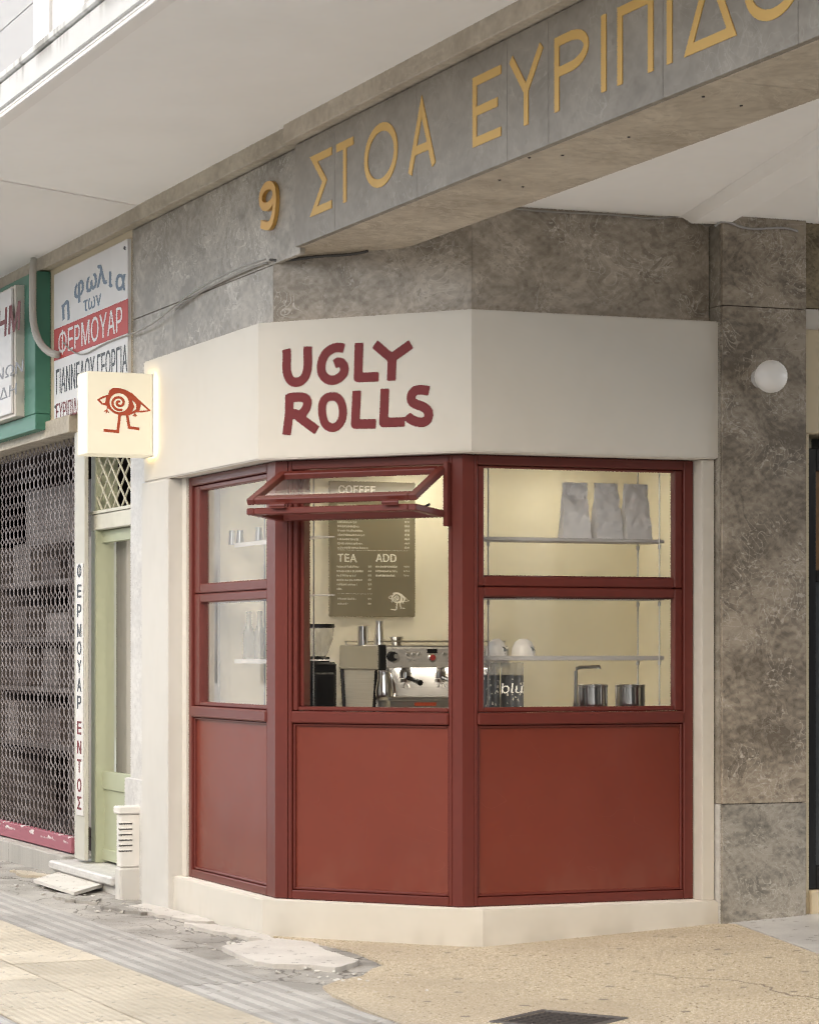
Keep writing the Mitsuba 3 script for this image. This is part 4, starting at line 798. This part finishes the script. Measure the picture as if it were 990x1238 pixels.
# ------------------------------------------------------------ neighbouring zip shop
zshop = thing('zip_shop', 'closed old zip shop with a beige lintel and dark interior', 'shop')
GY = .20
obj('lintel', box(WORLD, -14, -3.82, .06, .40, 3.0, 3.118, .004), 'cornice_stone', zshop)
obj('wall', [box(WORLD, -14, -2.536, .10, .40, 3.12, 4.3), box(WORLD, -14, -9, .10, .4, -.1, 3.0), box(WORLD, -14, -2.536, 2.6, 2.7, -.1, 4.3), box(WORLD, -3.5, -2.536, .10, .40, 2.84, 3.118)], 'beige_wall', zshop)
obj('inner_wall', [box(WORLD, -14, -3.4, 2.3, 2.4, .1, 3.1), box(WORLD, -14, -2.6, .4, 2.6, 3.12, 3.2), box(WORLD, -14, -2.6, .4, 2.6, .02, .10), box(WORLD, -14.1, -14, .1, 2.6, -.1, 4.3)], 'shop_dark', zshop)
obj('pilaster', box(WORLD, -2.572, -2.037, .10, .40, -.1, 3.0, .003), 'marble_light', zshop)
obj('pilaster_base', box(WORLD, -2.60, -2.04, .07, .098, -.05, .73, .004), 'marble_light', zshop)
obj('threshold', box(WORLD, -9, -4.05, .08, .40, -.05, .125, .006), 'kerb_stone', zshop)
step = obj('doorstep', [box(WORLD, -4.04, -2.60, -.02, .40, .045, .105, .012), box(WORLD, -4.03, -2.60, .02, .40, -.05, .044)], 'marble_light', zshop)
# roller grille
rg = thing('roller_grille', 'closed diamond lattice shop grille with graffitied red foot rail', 'shop grille')
ga1 = at(WORLD, GY, 91, 700)[0]; PW, PH = .112, .086; gp0, gp1 = at(WORLD, .11, 90, 700)[0], at(WORLD, .11, 102, 700)[0]; zlo, zhi = .24, 3.0
for i in range(60):
    xc = ga1 - .02 - i * PW / 2 * 1.0; n = int((zhi - zlo) / (PH / 2)) + 1
    pts = [(xc + (PW / 4 if (j + i) % 2 else -PW / 4), GY - .004 + .008 * (i % 2), zlo + j * PH / 2) for j in range(n)]
    segs = []
    for p_, q_ in zip(pts, pts[1:]):
        p_, q_ = np.array(p_), np.array(q_); t = q_ - p_; s = np.cross(t, [0, 1, 0]); s /= np.linalg.norm(s); o_ = np.array([0, .0025, 0]); s = s * .0032
        c = [p_ + s - o_, p_ - s - o_, p_ - s + o_, p_ + s + o_]; d_ = [x + t for x in c]
        segs.append(trimesh.Trimesh(np.array(c + d_), [[0, 1, 5], [0, 5, 4], [1, 2, 6], [1, 6, 5], [2, 3, 7], [2, 7, 6], [3, 0, 4], [3, 4, 7]], process=False))
    obj('lattice_bar', segs, 'grille_metal', rg)
obj('foot_rail', box(WORLD, -9, ga1, GY - .03, GY + .03, .135, .245, .004), 'shutter_foot', rg)
obj('guide_post', [box(WORLD, gp0, gp1, .11, .14, .126, 3.0, .004)], 'frame_grey', rg)
# what stands in the dark shop
k = thing('shop_rack', 'dark goods rack seen through the shop grille', 'rack')
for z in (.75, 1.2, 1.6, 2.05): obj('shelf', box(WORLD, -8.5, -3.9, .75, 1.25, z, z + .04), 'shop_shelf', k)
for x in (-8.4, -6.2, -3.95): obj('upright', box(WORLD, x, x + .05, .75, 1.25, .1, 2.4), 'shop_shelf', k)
cl = ['pale', 'brown', 'grey', 'white', 'dark']
for i in range(16):
    z = (.791, 1.241, 1.641, 2.091)[i % 4]; x = -8.3 + (i // 4) * 1.12 + rng.uniform(0, .3); wd = rng.uniform(.3, .7)
    kk = obj('goods_box', box(WORLD, x, x + wd, .80, 1.15, z, z + rng.uniform(.14, .33)), ('carton', 'carton_dark', 'shop_shelf')[i % 3]); tag(kk, ('pale', 'dark brown', 'grey')[i % 3] + ' goods box on the ' + ('lowest', 'second lowest', 'second highest', 'highest')[i % 4] + ' shelf behind the grille, ' + ('leftmost', 'second from left', 'third from left', 'rightmost')[i // 4], 'box', 'boxes on the rack behind the grille')
kk = obj('hanging_blind', box(WORLD, -6.9, -4.8, .6, .63, 2.35, 2.78), 'carton'); tag(kk, 'pale blind hanging inside the shop behind the grille', 'blind')
# vertical strip sign
vs = thing('vertical_sign', 'narrow white vertical strip sign with stacked dark and red letters', 'sign')
va0, va1 = ga1 + .02, ga1 + .15; VY = .10
vz0, vz1 = at(WORLD, VY, 96, 986)[1], at(WORLD, VY, 96, 681)[1]
va0, va1 = at(WORLD, VY, 92, 800)[0], at(WORLD, VY, 100, 800)[0]
obj('board', box(WORLD, va0, va1, VY, .1085, vz0, vz1, .002), 'sign_white', vs)
seq = [('Φ', 690), ('Ε', 714.5), ('Ρ', 738), ('Μ', 762), ('Ο', 783.5), ('Υ', 806), ('Α', 828), ('Ρ', 849), ('Ε', 880), ('Ν', 903.5), ('Τ', 926), ('Ο', 949.5), ('Σ', 971)]
for i, (ch, py) in enumerate(seq):
    z = at(WORLD, VY, 96, py)[1]; fit(ch, va0 + .03, va1 - .03, z - .042, z + .042, 'sign_ink' if i < 8 else 'sign_maroon', vs, WORLD, VY, True)
# green door
gdr = thing('green_door', 'pale green glazed door between the grille and the white pier', 'door')
DY = .25
da0, da1 = at(WORLD, .205, 110, 700)[0], -2.575; db0, db1 = at(WORLD, DY - .03, 115, 700)[0], at(WORLD, DY - .015, 118, 700)[0]; db2 = at(WORLD, DY, 122.5, 700)[0]
obj('frame', [box(WORLD, gp1 - .05, da0, .205, .36, .106, 2.84, .004), box(WORLD, da0 + .002, db0, DY - .03, .36, .106, 2.33, .004), box(WORLD, db0 + .002, db1, DY - .015, .36, .106, 2.33, .003)], 'door_green', gdr)
zt0, zt1 = at(WORLD, DY - .02, 130, 645)[1], at(WORLD, DY - .02, 130, 625)[1]
obj('transom_bar', [box(WORLD, da0 + .002, da1, DY - .05, .36, 2.335, 2.44, .004), box(WORLD, da0 + .002, da1, DY - .06, DY - .01, 2.442, 2.462)], 'transom_paint', gdr)
s0 = db1 + .002
obj('leaf', [box(WORLD, s0, db2, DY, DY + .05, .125, 2.33, .003), box(WORLD, da1 - .02, da1, DY, DY + .05, .125, 2.33, .003), box(WORLD, db2 + .001, da1 - .021, DY, DY + .05, .60, .72, .003), box(WORLD, db2 + .001, da1 - .021, DY, DY + .05, 2.25, 2.33, .003), box(WORLD, db2 + .001, da1 - .021, DY, DY + .05, .125, .20, .003), box(WORLD, db2 - .005, da1 - .015, DY + .015, DY + .03, .19, .61)], 'door_green', gdr)
obj('pane', box(WORLD, db2 - .005, da1 - .015, DY + .02, DY + .021, .715, 2.255), 'glass', gdr)
obj('curtain', box(WORLD, s0 - .8, da1 + .3, DY + .10, DY + .12, .3, 2.32), 'curtain', gdr)
obj('transom_backing', box(WORLD, da0, da1 + .3, .52, .54, 2.2, 3.1), 'sign_cream', gdr)
tg = []
for i in range(-8, 12):
    x = da0 + .05 + i * .19
    for sgn_ in (1, -1):
        l = LineString([(x, 2.46), (x + sgn_ * .50, 2.84)]).intersection(sbox(da0 + .01, 2.462, da1 - .01, 2.838))
        if l.length > .02: c = list(l.coords); tg.append(tube([(c[0][0], DY - .03 + .006 * sgn_, c[0][1]), (c[1][0], DY - .03 + .006 * sgn_, c[1][1])], .0075, 6))
obj('transom_lattice', tg, 'grille_cream', gdr)
# white vent box
vb = thing('vent_box', 'white ventilation box with louvre slots at the foot of the pier', 'vent box')
VX, vy0, vy1 = -2.30, -.06, .088
zt_, zb_ = atx(VX, 155, 975)[1], .19
obj('body', chamfer((VX - .09, vy0 + .012, zb_), (VX, vy1, zt_ - .05), .006), 'vent_white', vb); obj('lid', chamfer((VX - .10, vy0 - .006, zt_ - .048), (VX + .016, vy1 + .002, zt_), .008), 'vent_white', vb)
obj('base', chamfer((VX - .10, vy0 + .004, -.05), (VX + .006, vy1 + .002, zb_ - .003), .012), 'pier_plaster', vb)
for i in range(6):
    y0_, zc_ = atx(VX, 144, 996 + i * 6.6); y1_, _ = atx(VX, 160, 996)
    obj('louvre_slot', chamfer((VX - .01, y0_, zc_ - .007), (VX + .0015, y1_, zc_ + .005), .001), 'slot_dark', vb)
    obj('louvre', hull([(VX - .001, y0_, zc_ + .006), (VX - .001, y1_, zc_ + .006), (VX + .010, y0_, zc_ + .003), (VX + .010, y1_, zc_ + .003), (VX - .001, y0_, zc_ + .012), (VX - .001, y1_, zc_ + .012)]), 'vent_white', vb)

# ------------------------------------------------------------ the other side of the street (seen only in the glass)
ob = thing('opposite_building', 'plain rendered building across the street with dark windows', 'building')
obj('wall', box(WORLD, -45, 45, -11, -9.2, -.13, 4.6), 'facade_far', ob)  # unseen height kept low to let the sun reach the arcade
for i in range(24):
    for j in range(1):
        obj('window', box(WORLD, -44 + i * 3.7, -42.4 + i * 3.7, -9.23, -9.19, 1. + j * 3.1, 2.9 + j * 3.1), 'window_dark', ob)
